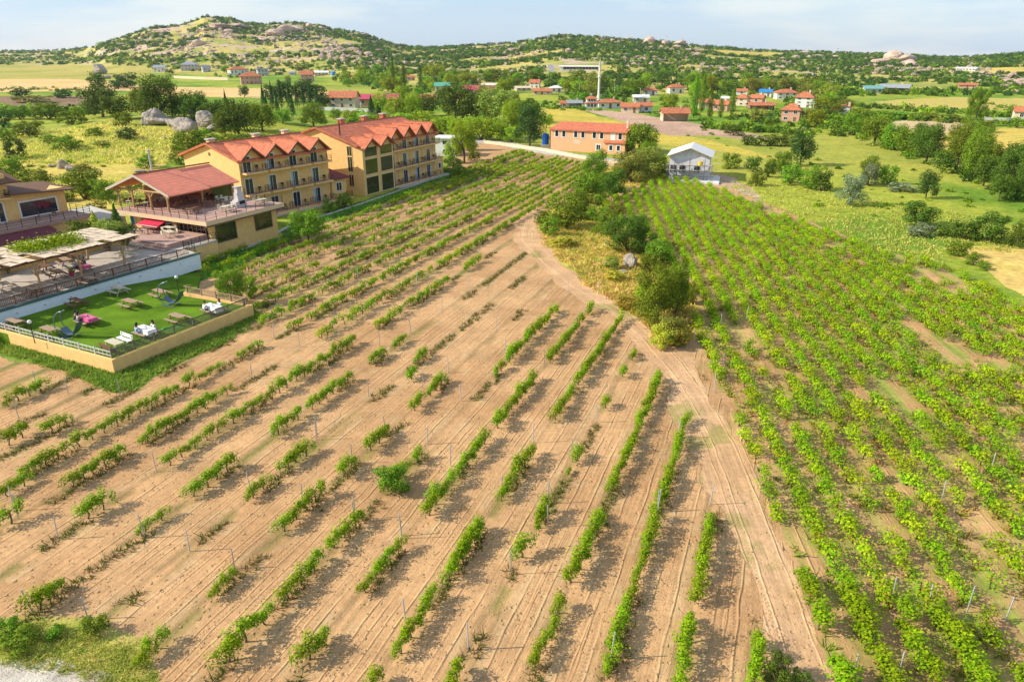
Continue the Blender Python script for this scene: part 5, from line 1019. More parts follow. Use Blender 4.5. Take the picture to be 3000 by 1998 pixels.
T('in the belt of trees behind the far hotel', 'olive tree', 'olive', 'tree', [(1452,362,110,100),(1420,300,50,50),(1500,330,60,60)])
T('in the belt of trees behind the far hotel', 'bright tree', 'bright', 'tree', [(1505,405,84,110),(1210,345,64,70),(1160,345,70,62),(1180,300,60,50),(1115,335,50,60),(1560,360,60,56),(1600,375,50,40)])
T('in the belt of trees behind the far hotel', 'dark conifer', 'pine', 'cone', [(1090,352,40,66),(1110,358,36,50)])
T('in the belt of trees behind the far hotel', 'yellow green bush', 'bright', 'bush', [(1290,400,90,55),(1350,405,90,60),(1410,410,90,60),(1460,412,80,56),(1500,418,60,46),(1240,375,90,50),(1180,372,90,40),(1120,372,80,36),(1060,365,80,34),(1300,378,80,36),(1390,380,80,36),(1440,385,60,40),(1030,360,60,36)])
T('beside the white building past the far hotel', 'bright green tree', 'bright', 'open', [(1360,478,84,120),(1335,440,60,90),(1320,478,50,60)])
T('beside the white building past the far hotel', 'green bush', 'green', 'bush', [(1325,505,64,44),(1380,440,44,40),(1345,520,60,34),(1390,470,40,30)])
T('in the far poplars above the village', 'slim poplar', 'oak', 'column', [(1153,262,17,84),(1185,262,20,68),(1232,260,18,62),(1811,262,9,44),(2056,258,13,50),(2010,240,10,26)])
T('among the houses at the right of the village', 'slim green poplar', 'green', 'column', [(2079,345,26,74),(2110,345,22,50),(2143,342,26,74),(2032,345,30,112),(2055,330,26,100)])
T('by the restaurant', 'small leafy tree in the vines', 'green', 'open', [(680,895,100,112),(735,872,52,56),(905,712,110,100)])
T('by the restaurant', 'clipped green bush in front of the near hotel', 'green', 'bush', [(1010,608,56,44),(965,620,50,36),(870,655,30,24)])
for px_, py_, ww, hh, ck, sh, lab in ((287, 700, 70, 78, 'yel', 'cone', 'yellow green cypress'), (352, 700, 62, 98, 'oak', 'cone', 'dark green cypress'), (325, 716, 110, 76, 'olive', 'bush', 'brown green shrub'), (250, 704, 90, 62, 'oak', 'bush', 'dark shrub'), (375, 716, 60, 60, 'oak', 'bush', 'dark shrub'), (24, 800, 60, 62, 'oak', 'tree', 'round dark potted tree'), (36, 728, 40, 34, 'bright', 'bush', 'small bright bush')):
    TREES.append(('in the planting behind the pergola', lab, ck, sh, (px_, py_, ww, hh, GP + (1.0 if px_ > 200 else .05))))
# village greenery: loose, filled between the houses
r = np.random.default_rng(77)
for area, poly, n, hs_ in (('in the left part of the village', [(985,215),(1250,215),(1340,225),(1360,250),(1300,300),(1220,300),(1060,255),(990,262)], 34, (26, 52)), ('in the middle of the village', [(1340,225),(1600,225),(1760,245),(1780,290),(1700,310),(1560,318),(1380,300)], 46, (24, 50)),
                           ('along the right edge of the village', [(1780,240),(2060,240),(2300,255),(2450,275),(2480,330),(2420,380),(2250,385),(2060,355),(1960,320),(1820,300)], 56, (22, 52)), ('along the foot of the left hill', [(420,185),(700,180),(1000,200),(1000,240),(880,250),(760,225),(600,228),(450,218)], 26, (14, 26))):
    pl_ = np.array(poly, float); c = 0
    while c < n:
        x, y = r.uniform(pl_[:, 0].min(), pl_[:, 0].max()), r.uniform(pl_[:, 1].min(), pl_[:, 1].max())
        if not inpoly(np.array([x]), np.array([y]), poly)[0]: continue
        h = r.uniform(*hs_) * (.6 + (y - 200) / 260)
        if any(abs(x - b_[0]) < b_[2] / 2 + h * .55 and y > b_[1] - 3 and y - h < b_[1] - .15 * b_[3] for b_ in HSBOX) or any(abs(x - b_[0]) < b_[2] / 2 and b_[1] - 16 < y < b_[1] for b_ in HSBOX): x += 0; tr_ = globals().get('tr_', 0) + 1; c += (1 if tr_ % 400 == 0 else 0); continue
        ck = r.choice(['green', 'bright', 'oak', 'green', 'bright', 'olive']); TREES.append((area, {'green': 'green tree', 'bright': 'bright green tree', 'oak': 'dark tree', 'olive': 'olive toned tree'}[ck], ck, r.choice(['tree', 'bush', 'tree']), (x, y, h * r.uniform(1.0, 1.7), h))); c += 1
cnt = {}; TREES.sort(key=lambda q: (q[0], q[1], q[4][0]))
tot = {}
for q in TREES: tot[(q[0], q[1])] = tot.get((q[0], q[1]), 0) + 1
TREEPOS = []
for area, word, colk, shape, it in TREES:
    x, y, ww, hh = it[:4]
    if ww <= 0: continue
    if len(it) > 4: X, Y = Gz(x, y, it[4]); Z = it[4]
    else: X, Y, Z = P(x, y)
    dist = Y * cp + (HC - Z) * sp; H_ = hh * dist / F / cp; W_ = ww * dist / F / 2 * 1.08; H_ *= .97
    key = (area, word); cnt[key] = cnt.get(key, 0) + 1; k = cnt[key]
    lab = '%s %s' % (word, area) if tot[key] == 1 else '%s %s, %s from the left' % (word, area, ORD(k))
    name = {'cone': 'conifer', 'column': 'poplar_tree', 'bush': 'shrub'}.get(shape, 'tree'); px_size = hh
    lod = 0 if px_size > 105 and dist < 260 else (1 if px_size > 62 else (2 if px_size > 30 else 3))
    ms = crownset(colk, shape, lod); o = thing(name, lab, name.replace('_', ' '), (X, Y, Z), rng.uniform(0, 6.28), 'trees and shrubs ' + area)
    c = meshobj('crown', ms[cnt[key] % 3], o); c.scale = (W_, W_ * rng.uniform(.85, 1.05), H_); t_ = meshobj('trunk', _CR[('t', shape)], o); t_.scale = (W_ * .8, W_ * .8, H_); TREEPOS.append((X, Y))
print('trees', len(TREES))
# ---------------- scrub on the hills and hedges too many to count: one mass of bushes
def scatter_mass(name, label, cat, pts, protos_, mat):
    PP, NN, CC, SS = [], [], [], []; r = np.random.default_rng(8)
    for (X, Y, Z, w_, h_, k) in pts:
        p_, n_, c_ = protos_[k]; a = r.uniform(0, 6.28); ca, sa = math.cos(a), math.sin(a); PP.append(np.stack([(p_[:, 0] * ca - p_[:, 1] * sa) * w_ + X, (p_[:, 0] * sa + p_[:, 1] * ca) * w_ + Y, p_[:, 2] * h_ + Z - .15], 1)); NN.append(n_); CC.append(c_ * r.uniform(.7, 1.3)); SS.append(np.full(len(p_), .36) * w_ * r.uniform(.8, 1.2, len(p_)))
    r = np.random.default_rng(9); return tag(meshobj(name, leafmesh(name, np.concatenate(PP), np.concatenate(NN), np.concatenate(SS), np.concatenate(CC), LEAF[mat], r)), label, cat, kind='stuff')
PRS = []
for j, ck in enumerate(['oak', 'dark', 'green', 'bright', 'olive', 'oak', 'dark', 'green']):
    r = np.random.default_rng(500 + j); n = 80; d = r.normal(size=(n, 3)); d /= np.linalg.norm(d, axis=1, keepdims=True); d[:, 2] = np.abs(d[:, 2]); rr = r.uniform(.7, 1, n)[:, None] * (.8 + .2 * np.sin(d[:, :1] * 5 + j)); a, b = map(np.array, TC[ck]); t = r.random((n, 1)); PRS.append((d * rr, d + r.normal(0, .4, (n, 3)), a * (1 - t) + b * t))
r = np.random.default_rng(21); pts = []; tries = 0
NP_ = 14000; th = r.uniform(-.66, .66, 70000); q = r.random(70000)
pxh2 = 1500 + 2266 * np.tan(th); ft = np.interp(pxh2, *zip(*FOOT)); rg = np.interp(pxh2, *zip(*RIDG)); R_ = ft * .92 + (rg * 1.02 - ft * .92) * q ** .8; XX = R_ * np.sin(th); YY = R_ * np.cos(th)
den = fbm(XX, YY, 120, 41, 4) * .75 + vnoise(XX, YY, 38, 47) * .35; den = den + np.where(pxh2 > 1050, .15, .035) + np.where((q > .93), .10, 0); ok = den > .56; fr = (R_ - ft) / (rg - ft)
xs, ys = project(XX, YY, terrain(XX, YY)); bad = inpoly(xs, ys, ZONES[11][1]) | inpoly(xs, ys, ZONES[12][1]) | inpoly(xs, ys, ZONES[2][1]) | inpoly(xs, ys, [(1590,180),(1640,180),(1770,180),(1770,215),(1640,215),(1600,245)]) | inpoly(xs, ys, [(200,150),(900,120),(1000,240),(200,240)]) & (r.random(70000) < .55)
idx = np.nonzero(ok & ~bad)[0][:NP_]; zz = terrain(XX, YY)
for i in idx:
    w_ = r.uniform(1.2, 3.6) * (1 + .35 * (R_[i] > 1000)); 
    if R_[i] < 700 and any(abs(xs[i] - b_[0]) < b_[2] / 2 + 12 and b_[1] - 14 < ys[i] < b_[1] + 26 for b_ in HSBOX): continue
    pts.append((XX[i], YY[i], zz[i], w_, w_ * r.uniform(.9, 1.5), int(r.choice(8, p=[.26, .24, .10, .03, .05, .16, .13, .03]))))
for (poly, n) in (([(985,215),(1250,215),(1340,225),(1360,250),(1300,300),(1220,300),(1060,255),(990,262)], 90), ([(1340,225),(1600,225),(1760,245),(1780,290),(1700,310),(1560,318),(1380,300)], 150), ([(1780,240),(2060,240),(2300,255),(2450,275),(2480,330),(2420,380),(2250,385),(2060,355),(1960,320),(1820,300)], 260), ([(1000,330),(1300,300),(1560,318),(1560,400),(1300,400),(1040,375)], 120), ([(2300,395),(2450,330),(2600,360),(2640,420),(2740,470),(2980,560),(3000,600),(2850,540),(2600,440),(2420,400)], 170)):
    pl_ = np.array(poly, float); c = 0
    while c < n:
        x, y = r.uniform(pl_[:, 0].min(), pl_[:, 0].max()), r.uniform(pl_[:, 1].min(), pl_[:, 1].max()); c += .2
        if not inpoly(np.array([x]), np.array([y]), poly)[0] or any(abs(x - b_[0]) < b_[2] / 2 + 8 and b_[1] - 14 < y < b_[1] + 14 for b_ in HSBOX): continue
        X, Y, Z = P(x, y); w_ = r.uniform(.9, 2.4); pts.append((X, Y, Z, w_, w_ * r.uniform(.9, 1.5), int(r.choice(8, p=[.2, .12, .24, .14, .1, .08, .04, .08])))); c += .8
# hedgerows and field edges nearer than the hills
HED = [[(0,178,420,182,2.6),(0,172,420,176,2.8),(430,176,780,176,2.2),(2300,300,3000,345,1.8),(2380,345,2620,352,2.0),(1560,316,1760,322,1.2),(0,262,240,264,1.2),(2400,280,3000,270,2.4),(2240,262,2560,268,2.4),(2650,350,2990,365,1.6),(2100,300,2300,330,1.6),(1800,312,1960,345,1.0),(2060,378,2380,395,1.8),(0,330,280,335,2.5),(2900,310,3000,330,1.5)]][0]
for (x0, y0, x1, y1, w0) in HED:
    n = int(abs(x1 - x0) / 7)
    for i in range(n):
        t = (i + r.random()) / n; X, Y, Z = P(x0 + (x1 - x0) * t, y0 + (y1 - y0) * t + r.normal(0, 3)); w_ = w0 * r.uniform(.6, 1.5); pts.append((X, Y, Z, w_, w_ * r.uniform(.9, 1.5), int(r.choice(8, p=[.16, .08, .26, .2, .08, .08, .04, .1]))))
# small scrub in the meadows
for _ in range(520):
    x, y = r.uniform(0, 3000), r.uniform(240, 640)
    if inpoly(np.array([x]), np.array([y]), [(0,300),(500,270),(700,400),(500,470),(330,560),(0,600)])[0] or inpoly(np.array([x]), np.array([y]), [(1980,380),(2500,420),(3000,520),(3000,720),(2700,720),(2400,620),(2120,490)])[0]:
        X, Y, Z = P(x, y); w_ = r.uniform(.35, 1.1); pts.append((X, Y, Z, w_, w_ * r.uniform(.6, 1.1), int(r.choice([2, 3, 4, 7]))))
print('scrub', len(pts)); scatter_mass('hill_scrub', 'green scrub and hedges covering the hills and field edges', 'scrub', pts, PRS, 'tree')
# tall dry grass on the knoll, in the strip and on the verges
def fillgrass(name, label, poly, n, cols, h, w, seed, nper=8, spread=.5):
    r = np.random.default_rng(seed); pl_ = np.array(poly, float); W_ = []; k = 0
    xs = r.uniform(pl_[:, 0].min(), pl_[:, 0].max(), n * 3); ys = r.uniform(pl_[:, 1].min(), pl_[:, 1].max(), n * 3); m = inpoly(xs, ys, poly); xs, ys = xs[m][:n], ys[m][:n]
    for x, y in zip(xs, ys): W_.append(P(x, y) if y < 480 else (*Gz(x, y), 0))
    return tufts(name, W_, label, 'grass', cols, h=h, nper=nper, w=w, spread=spread)
DRY = [(.56, .45, .14), (.46, .42, .09), (.60, .46, .18), (.32, .35, .06)]; MEAD = [(.34, .37, .06), (.26, .33, .045), (.42, .40, .10), (.24, .34, .04)]
fillgrass('strip_grass', 'tall yellow green grass in the strip between the vineyards', STRIP, 3000, [(.78, .60, .14), (.66, .56, .09), (.80, .58, .20), (.50, .50, .06)], (.12, .45), .06, 1, spread=.5)
fillgrass('verge_grass', 'rough green grass around the garden wall', ZONES[14][1][1:-1] + [(0, 1020)], 2200, [(.18, .29, .03), (.25, .33, .04), (.32, .35, .05)], (.08, .3), .04, 2, nper=12, spread=.4)
fillgrass('verge_grass', 'rough green grass at the foot of the hotels', [(575,745),(640,760),(817,700),(850,660),(1055,598),(1318,506),(1325,520),(1060,620),(860,690),(700,780),(600,820)], 1500, [(.16, .32, .03), (.22, .38, .03)], (.1, .35), .05, 3, nper=10, spread=.5)
fillgrass('roadside_grass', 'green and dry roadside grass in the near left corner', [(0,1815),(120,1822),(250,1852),(420,1902),(470,1998),(300,2010),(200,1975),(0,1948)], 620, [(.30, .40, .04), (.62, .54, .14), (.46, .48, .08)], (.04, .18), .02, 4, nper=9, spread=.3)
fillgrass('knoll_grass', 'tall dry grass on the knoll behind the restaurant', [(0,400),(120,390),(300,360),(560,390),(640,430),(500,470),(400,580),(330,600),(150,560),(0,500)], 3200, [(.66, .54, .15), (.56, .50, .10), (.70, .54, .20), (.44, .46, .08)], (.2, .7), .14, 5, nper=7, spread=1.3)
fillgrass('meadow_grass', 'uneven meadow grass right of the right vineyard', [(2130,500),(2400,560),(2900,640),(3000,700),(2960,740),(2760,720),(2740,770),(2560,730),(2400,660),(2240,600),(2140,555)], 1800, [(.50, .52, .09), (.44, .50, .07), (.56, .54, .12)], (.08, .3), .08, 6, nper=6, spread=.9)
# ------------------------------------------------------------------ village and other buildings
def house(x, y, wpx, hpx, label, wall='wallw', roof='roofo', kind='gable', floors=1, az=None, cat='house', name='village_house', depth=None, chim=True, ratio=.34, nwin=None, group='houses of the village'):
    """house whose front wall foot is centred at pixel (x, y) and which is wpx wide and hpx high in the photograph"""
    X, Y, Z = P(x, y); dist = Y * cp + (HC - Z) * sp; W_ = wpx * dist / F; H_ = hpx * dist / F / cp; a = math.atan2(X, Y) + (az if az is not None else rng.uniform(-.35, .35)); o = thing(name, label, cat, (X, Y, Z), -a, group)
    hw = H_ * (1 - ratio) if roof else H_; hr = H_ - hw; D_ = depth or max(W_ * .6, 5); x0, x1 = -W_ / 2 * .94, W_ / 2 * .94; wb = MB()
    if kind == 'gable_front': wb.prismy([(x0, -.5), (x1, -.5), (x1, hw), (0, hw + hr * .9), (x0, hw)], 0, D_)
    elif kind == 'gable': wb.prismx([(0, -.5), (D_, -.5), (D_, hw), (D_ / 2, hw + hr * .9), (0, hw)], x0, x1)
    elif kind == 'shed': wb.box(x0, x1, D_ * .5, D_, -.5, hw).box(x0, x0 + .3, 0, D_ * .5 - .01, -.5, hw).box(x1 - .3, x1, 0, D_ * .5 - .01, -.5, hw)
    else: wb.box(x0, x1, 0, D_, -.5, hw)
    wb.build('wall', wall, o); e = W_ * .04 + .25; r_ = MB()
    if kind == 'gable' or kind == 'shed': r_.slab([(x0 - e, -e, hw - e * hr / D_), (x1 + e, -e, hw - e * hr / D_), (x1 + e, D_ / 2, hw + hr), (x0 - e, D_ / 2, hw + hr)], .2).slab([(x0 - e, D_ / 2, hw + hr), (x1 + e, D_ / 2, hw + hr), (x1 + e, D_ + e, hw - e * hr / D_), (x0 - e, D_ + e, hw - e * hr / D_)], .2)
    elif kind == 'gable_front': r_.slab([(x0 - e, -e, hw - .1), (0, -e, hw + hr), (0, D_ + e, hw + hr), (x0 - e, D_ + e, hw - .1)][::-1], .2).slab([(0, -e, hw + hr), (x1 + e, -e, hw - .1), (x1 + e, D_ + e, hw - .1), (0, D_ + e, hw + hr)][::-1], .2)
    elif kind == 'hip':
        q = min(W_ * .35, D_ * .5); A, B_, C_, E_, g, h = (x0 - e, -e, hw), (x1 + e, -e, hw), (x1 + e, D_ + e, hw), (x0 - e, D_ + e, hw), (x0 + q, D_ / 2, hw + hr), (x1 - q, D_ / 2, hw + hr)
        r_.slab([A, B_, h, g], .18).slab([B_, C_, h], .18).slab([C_, E_, g, h], .18).slab([E_, A, g], .18)
    else: r_.box(x0 - e, x1 + e, -e, D_ + e, hw, hw + max(.25, hr * .4))
    rf = None
    if roof: rf = r_.build('roof', roof, o)
    if rf and chim: c = MB().box(W_ * .18, W_ * .18 + .7, D_ * .45, D_ * .45 + .6, hw + hr * .5, hw + hr + .8).build('chimney', 'wallc', rf)
    n = nwin if nwin is not None else max(1, int(W_ / 3.2)); fh = hw / floors
    for f in range(floors):
        for i in range(n):
            wx = x0 + (x1 - x0) * (i + .5) / n
            if f == 0 and i == n // 2 and n > 1 and kind != 'shed': window(o, wx, 0, .05, 1.0, min(2.1, fh * .8), name='door', glass='woodd', mat='wallc', t=.12)
            elif kind != 'shed': window(o, wx, 0, f * fh + fh * .34, min(1.2, (x1 - x0) / n * .45), fh * .42, t=.12)
    for yy in (D_ * .3, D_ * .7): window(o, yy, x0, fh * .4, 1.0, fh * .4, axis='x', t=.10)
    return o
for h_ in HS: house(h_[0], h_[1], h_[2], h_[3], h_[4], h_[5], h_[6], h_[7], h_[8], chim=h_[2] > 30)
# hill barn
X, Y, Z = P(1695, 208); d_ = Y * cp; q = d_ / F; HB = thing('hill_barn', 'long white barn with dark open side on the far slope', 'barn', (X, Y, Z), -math.atan2(X, Y) - .05)
Wb = 112 * q; MB().box(-Wb / 2, Wb / 2, 6, 12, -.5, 11 * q).build('wall', 'woodd', HB); MB().box(-Wb / 2, -Wb / 2 + 3, 0, 5.99, -.5, 11 * q).box(-Wb / 2 + 3.01, Wb / 2, 0, .3, -.5, 4 * q).build('front_wall', 'wallw', HB); MB().slab([(-Wb / 2 - 1, -1, 11.8 * q), (Wb / 2 + 1, -1, 11.8 * q), (Wb / 2 + 1, 13, 13.5 * q), (-Wb / 2 - 1, 13, 13.5 * q)], .4).build('roof', 'wallw', HB)
pst = MB(); [pst.box(-Wb / 2 + 3 + i * Wb / 12, -Wb / 2 + 3.4 + i * Wb / 12, -.05, .35, 4 * q + .01, 11.5 * q) for i in range(12)]; pst.build('posts', 'wallg', HB)
# blue dome, mosque and minaret
X, Y, Z = P(977, 223); d_ = Y * cp / F; o = thing('water_tank', 'round blue water tank on the far village edge', 'tank', (X, Y, Z)); MB().bar((0, 0, -.3), (0, 0, 8 * d_), 8 * d_, n=20).ball((0, 0, 8 * d_), 8 * d_, 20, 8, 1, 1, .55).build('shell', 'blue', o, smooth=True); MB().bar((0, 0, -.3), (0, 0, 2 * d_), 8.4 * d_, n=20).build('base', 'wallg', o)
X, Y, Z = P(1732, 317); q = Y * cp / F; o = thing('mosque', 'small square white mosque with two tiered orange roof', 'mosque', (X, Y, Z), -math.atan2(X, Y) + .1)
def hipped(par, hw_, z0, z1, name): MB().slab([(-hw_, -hw_, z0), (hw_, -hw_, z0), (0, 0, z1)], .15).slab([(hw_, -hw_, z0), (hw_, hw_, z0), (0, 0, z1)], .15).slab([(hw_, hw_, z0), (-hw_, hw_, z0), (0, 0, z1)], .15).slab([(-hw_, hw_, z0), (-hw_, -hw_, z0), (0, 0, z1)], .15).build(name, 'roofo', par)
MB().box(-19 * q, 19 * q, -19 * q, 19 * q, -.5, 15 * q).box(-15 * q, 15 * q, -15 * q, 15 * q, 15.01 * q, 27 * q).build('wall', 'wallw', o); hipped(o, 22 * q, 15 * q, 20.5 * q, 'lower_roof'); hipped(o, 18 * q, 27 * q, 36 * q, 'upper_roof'); MB().ball((0, 0, 38 * q), 4 * q, 12, 8).build('dome', 'greys', o, smooth=True)
for i in (-1, 0, 1): window(o, i * 10 * q, -19 * q, 4 * q, 1.0, 1.5, t=.1); window(o, i * 8 * q, -15 * q, 20 * q, .9, 1.1, t=.1)
X, Y, Z = P(1753, 300); q = Y * cp / F; o = thing('minaret', 'slender white minaret with a balcony and pointed cap', 'minaret', (X, Y, Z))
MB().bar((0, 0, -.5), (0, 0, 20 * q), 6 * q, 5 * q, n=8).bar((0, 0, 20 * q), (0, 0, 98 * q), 3.4 * q, 2.6 * q, n=14).build('shaft', 'wallw', o, smooth=False); MB().bar((0, 0, 66 * q), (0, 0, 70 * q), 3.0 * q, 5.2 * q, n=14).bar((0, 0, 70 * q), (0, 0, 74 * q), 5.2 * q, n=14).build('balcony', 'wallw', o)
MB().bar((0, 0, 98 * q), (0, 0, 126 * q), 3.0 * q, .2 * q, n=14).build('cap', 'wallg', o); MB().bar((0, 0, 126 * q), (0, 0, 131 * q), .5 * q, n=5).build('finial', 'dark', o)
# orange two storey building
ox, oy = Gz(1613, 440); ex_, ey_ = Gz(1832, 453); azo = math.atan2(ex_ - ox, ey_ - oy); Lo = math.hypot(ex_ - ox, ey_ - oy); OB = thing('apartment_building', 'long orange two storey building with a flat red roof beyond the vineyard', 'building', (ox, oy, 0), math.pi / 2 - azo)
MB().box(0, Lo, 0, 8, -.4, 5.35).build('wall', 'wall2', OB); MB().slab([(-.3, -.5, 5.35), (Lo + .3, -.5, 5.35), (Lo + .3, 8.5, 6.5), (-.3, 8.5, 6.5)], .22).build('roof', 'roof', OB)
MB().box(Lo - 5.2, Lo + .05, -1.0, -.004, -.4, 2.75).build('porch_wall', 'wall2', OB); MB().slab([(Lo - 5.5, -1.4, 2.75), (Lo + .3, -1.4, 2.75), (Lo + .3, -.01, 3.25), (Lo - 5.5, -.01, 3.25)], .12).build('porch_roof', 'roof', OB)
k = Lo / 218.0
for i, wx in enumerate((18, 39, 74, 95, 128, 149, 179, 201)):
    if i == 6: continue
    window(OB, wx * k, 0, 3.5, .85, 1.45, t=.16)
window(OB, 181 * k, 0, 3.1, .95, 1.9, t=.14, name='white_door', glass='white'); window(OB, 141 * k, 0, .75, 1.05, 1.2, t=.22); window(OB, 180 * k, -1.0, .9, .8, 1.2, t=.2); window(OB, 201 * k, -1.0, .9, .8, 1.2, t=.2)
MB().box(68 * k, 88 * k, -.02, -.003, 1.9, 2.9).build('pale_patch', 'wallc', OB); MB().box(Lo - 1.0, Lo - .5, 3, 3.5, 5.9, 7.9).build('chimney', 'wallc', OB)
MB().box(-.3, -.01, 0, 6, -.4, 5.2).build('side_panel', 'woodd', OB)
X, Y = Gz(1598, 432); o = thing('blue_container', 'tall blue plastic container standing beside the orange building', 'container', (X, Y, .8)); MB().bar((0, 0, 0), (0, 0, 2.6), .9, n=12).bar((0, 0, 2.6), (0, 0, 2.8), .4, n=12).build('tank', pmat('blue_plastic', (.015, .10, .42), rough=.4), o); MB().box(-1.2, 1.2, -1, 1, -1.2, -.01).build('plinth', 'concrete', o)
# white unfinished house with scaffolding
X, Y = Gz(1958, 527); q = (Y * cp + HC * sp) / F; WH = thing('unfinished_house', 'white unfinished house wrapped in scaffolding at the head of the right vineyard', 'house', (X, Y, 0), -math.atan2(X, Y) - .08); Wh = 112 * q; e_ = 70 * q; t_ = 93 * q
MB().prismy([(0, -.4), (Wh, -.4), (Wh, e_), (Wh / 2, t_ - .3), (0, e_)], 0, 9).build('wall', pmat('raw_white_render', (.62, .61, .64), var=.16, vscale=1.2), WH)
MB().slab([(-.6, -.8, e_ - .05), (Wh / 2, -.8, t_), (Wh / 2, 9.5, t_), (-.6, 9.5, e_ - .05)][::-1], .12).slab([(Wh / 2, -.8, t_), (Wh + .6, -.8, e_ - .05), (Wh + .6, 9.5, e_ - .05), (Wh / 2, 9.5, t_)][::-1], .12).build('roof', 'wallw', WH)
MB().bar((-.6, -.85, e_ - .1), (Wh / 2, -.85, t_), .10, n=5).bar((Wh / 2, -.85, t_), (Wh + .6, -.85, e_ - .1), .10, n=5).build('roof_batten', 'woodp', WH)
for i in (0.10, .33, .70): window(WH, Wh * i, 0, 24 * q, 1.1, 1.2, t=.05, mat='wallg'); 
MB().box(-.3, Wh + 2.2, -3.2, -.01, -.3, .35).box(Wh + .01, Wh + 2.2, 0, 5, -.3, .3).build('concrete_base', 'wallw', WH)
yb = MB().bar((Wh * .78, -1.2, 47 * q), (Wh * .78, -1.2, 58 * q), .5, n=10).build('paint_bucket', 'yellow', WH)
SC = thing('scaffolding', 'thin grey scaffolding with wooden planks around the unfinished white house', 'scaffolding', WH.location, WH.rotation_euler[2]); m = MB(); n = 7
for i in range(n):
    x_ = -.3 + (Wh + .9) * i / (n - 1)
    for y_ in (-1.7, -.75): m.bar((x_, y_, 0), (x_, y_, 50 * q + (1 if i % 2 else 0)), .06, n=4)
for z_ in (15 * q, 31 * q, 46 * q):
    for y_ in (-1.7, -.75): m.bar((-.6, y_, z_), (Wh + 1, y_, z_), .055, n=4)
for i in range(n - 1):
    x_ = -.3 + (Wh + .9) * i / (n - 1); x2 = x_ + (Wh + .9) / (n - 1); m.bar((x_, -1.7, (0 if i % 2 else 31 * q)), (x2, -1.7, 31 * q if i % 2 else 0), .05, n=4); m.bar((x_, -1.7, 31 * q), (x2, -1.7, 46 * q), .05, n=4)
m.build('tubes', pmat('scaffold_steel', (.16, .17, .20), metal=.3), SC); m = MB()
for z_ in (31 * q, 46 * q): m.box(-.5, Wh + .9, -1.6, -.85, z_ + .05, z_ + .1)
for i in range(5): m.box(Wh + .3, Wh + 1.9, -1.4 + i * .5, -1.3 + i * .5, 20 * q + i * 1.1, 20 * q + i * 1.1 + .08)
m.build('planks', 'woodp', SC)
# white marquee/building past the far hotel
house(1305, 458, 70, 50, 'white building with blue windows half hidden past the far hotel', 'wallw', 'wallw', 'flat', 2, az=.3, name='white_building', cat='building', chim=False, ratio=.08, group=None)
# walls along the upper road
def wallpath(name, label, pts, h, t, mat, cat='wall', dz=-.3):
    o = thing(name, label, cat, (*[0, 0], 0)); q = [Vector(P(*p_)) for p_ in pts]; o.location = q[0]; m = MB()
    for a, b in zip(q[:-1], q[1:]):
        d = (b - a).cross(Vector((0, 0, 1))).normalized() * t / 2; a = a - q[0]; b = b - q[0]; u_ = Vector((0, 0, h)); v_ = Vector((0, 0, dz)); m.add([a - d + v_, a + d + v_, b + d + v_, b - d + v_, a - d + u_, a + d + u_, b + d + u_, b - d + u_], [(0, 3, 2, 1), (4, 5, 6, 7), (0, 1, 5, 4), (1, 2, 6, 5), (2, 3, 7, 6), (3, 0, 4, 7)])
    m.build('wall_face', mat, o); MB().ball((0, 0, h), t * .8, 6, 4).build('end_stone', mat, o); return o
wallpath('stone_wall', 'low pale wall along the road at the head of the vineyard', [(1420, 420), (1500, 430), (1600, 444), (1700, 465), (1790, 480), (1850, 484)], .7, .4, 'wallc')
wallpath('garden_wall', 'long pale wall before the houses below the rocky hill', [(510, 230), (600, 234), (670, 236)], 2.2, .5, 'wallc')
wallpath('farm_wall', 'grey wall behind the far hedge at the right edge', [(2882, 360), (2945, 362), (2985, 362)], 1.8, .5, 'wallg')
wallpath('field_fence', 'long grey fence before the cream house', [(900, 322), (1000, 326), (1110, 330)], 1.4, .2, 'wallg')
# utility poles
PO = [(252,300,34,'pale concrete pole leaning by the ploughed strip'),(1060,350,50,'white pole behind the far hotel'),(1585,200,22,'dark pole by the winding road'),(1875,290,30,'pole right of the minaret'),(668,240,18,'pole before the red roofed house'),(1697,285,40,'pole left of the mosque'),(2380,335,36,'pole beside the large white house'),(1378,262,28,'pole behind the pink red roof'),(1800,275,30,'pole among trees right of the minaret')]
for x, y, h, lab in PO:
    X, Y, Z = P(x, y); q = Y * cp / F; o = thing('utility_pole', lab, 'pole', (X, Y, Z), rng.uniform(0, 3), 'utility poles'); MB().bar((0, 0, -.3), (0, 0, h * q), .16, .11, n=7).build('post', 'wallg', o); MB().box(-.9, .9, -.06, .06, h * q - .9, h * q - .78).build('crossarm', 'greys', o)
# ------------------------------------------------------------------ rocks
def rockmesh(seed, n=2, flat=.7):
    m = bpy.data.meshes.new('boulder'); import bmesh; bm = bmesh.new(); bmesh.ops.create_icosphere(bm, subdivisions=4, radius=1.0); r = np.random.default_rng(seed); ph = r.uniform(0, 9, 9)
    co = np.array([v.co[:] for v in bm.verts]); u = co; d = 1 + .16 * np.sin(u[:, 0] * 2.3 + ph[0]) * np.cos(u[:, 1] * 2.1 + ph[1]) + .10 * np.sin(u[:, 2] * 4 + ph[2] + u[:, 0] * 3) + .05 * np.sin(u[:, 0] * 8 + ph[3]) * np.sin(u[:, 1] * 7 + ph[4])
    for k in range(16):     # planar fractures
        nn = r.normal(size=3); nn /= np.linalg.norm(nn); c = r.uniform(.5, .85); s = (u * d[:, None]) @ nn; over = np.maximum(s - c, 0); d = d - over * .85
    d -= .05 * (np.abs(np.sin(u[:, 2] * 6 + u[:, 0] * 2 + ph[5])) < .16); co = u * d[:, None]; co[:, 2] *= flat; co += r.normal(0, .012, co.shape)
    for v, c in zip(bm.verts, co): v.co = c
    bm.to_mesh(m); bm.free(); m.materials.append(M['rock']); return m
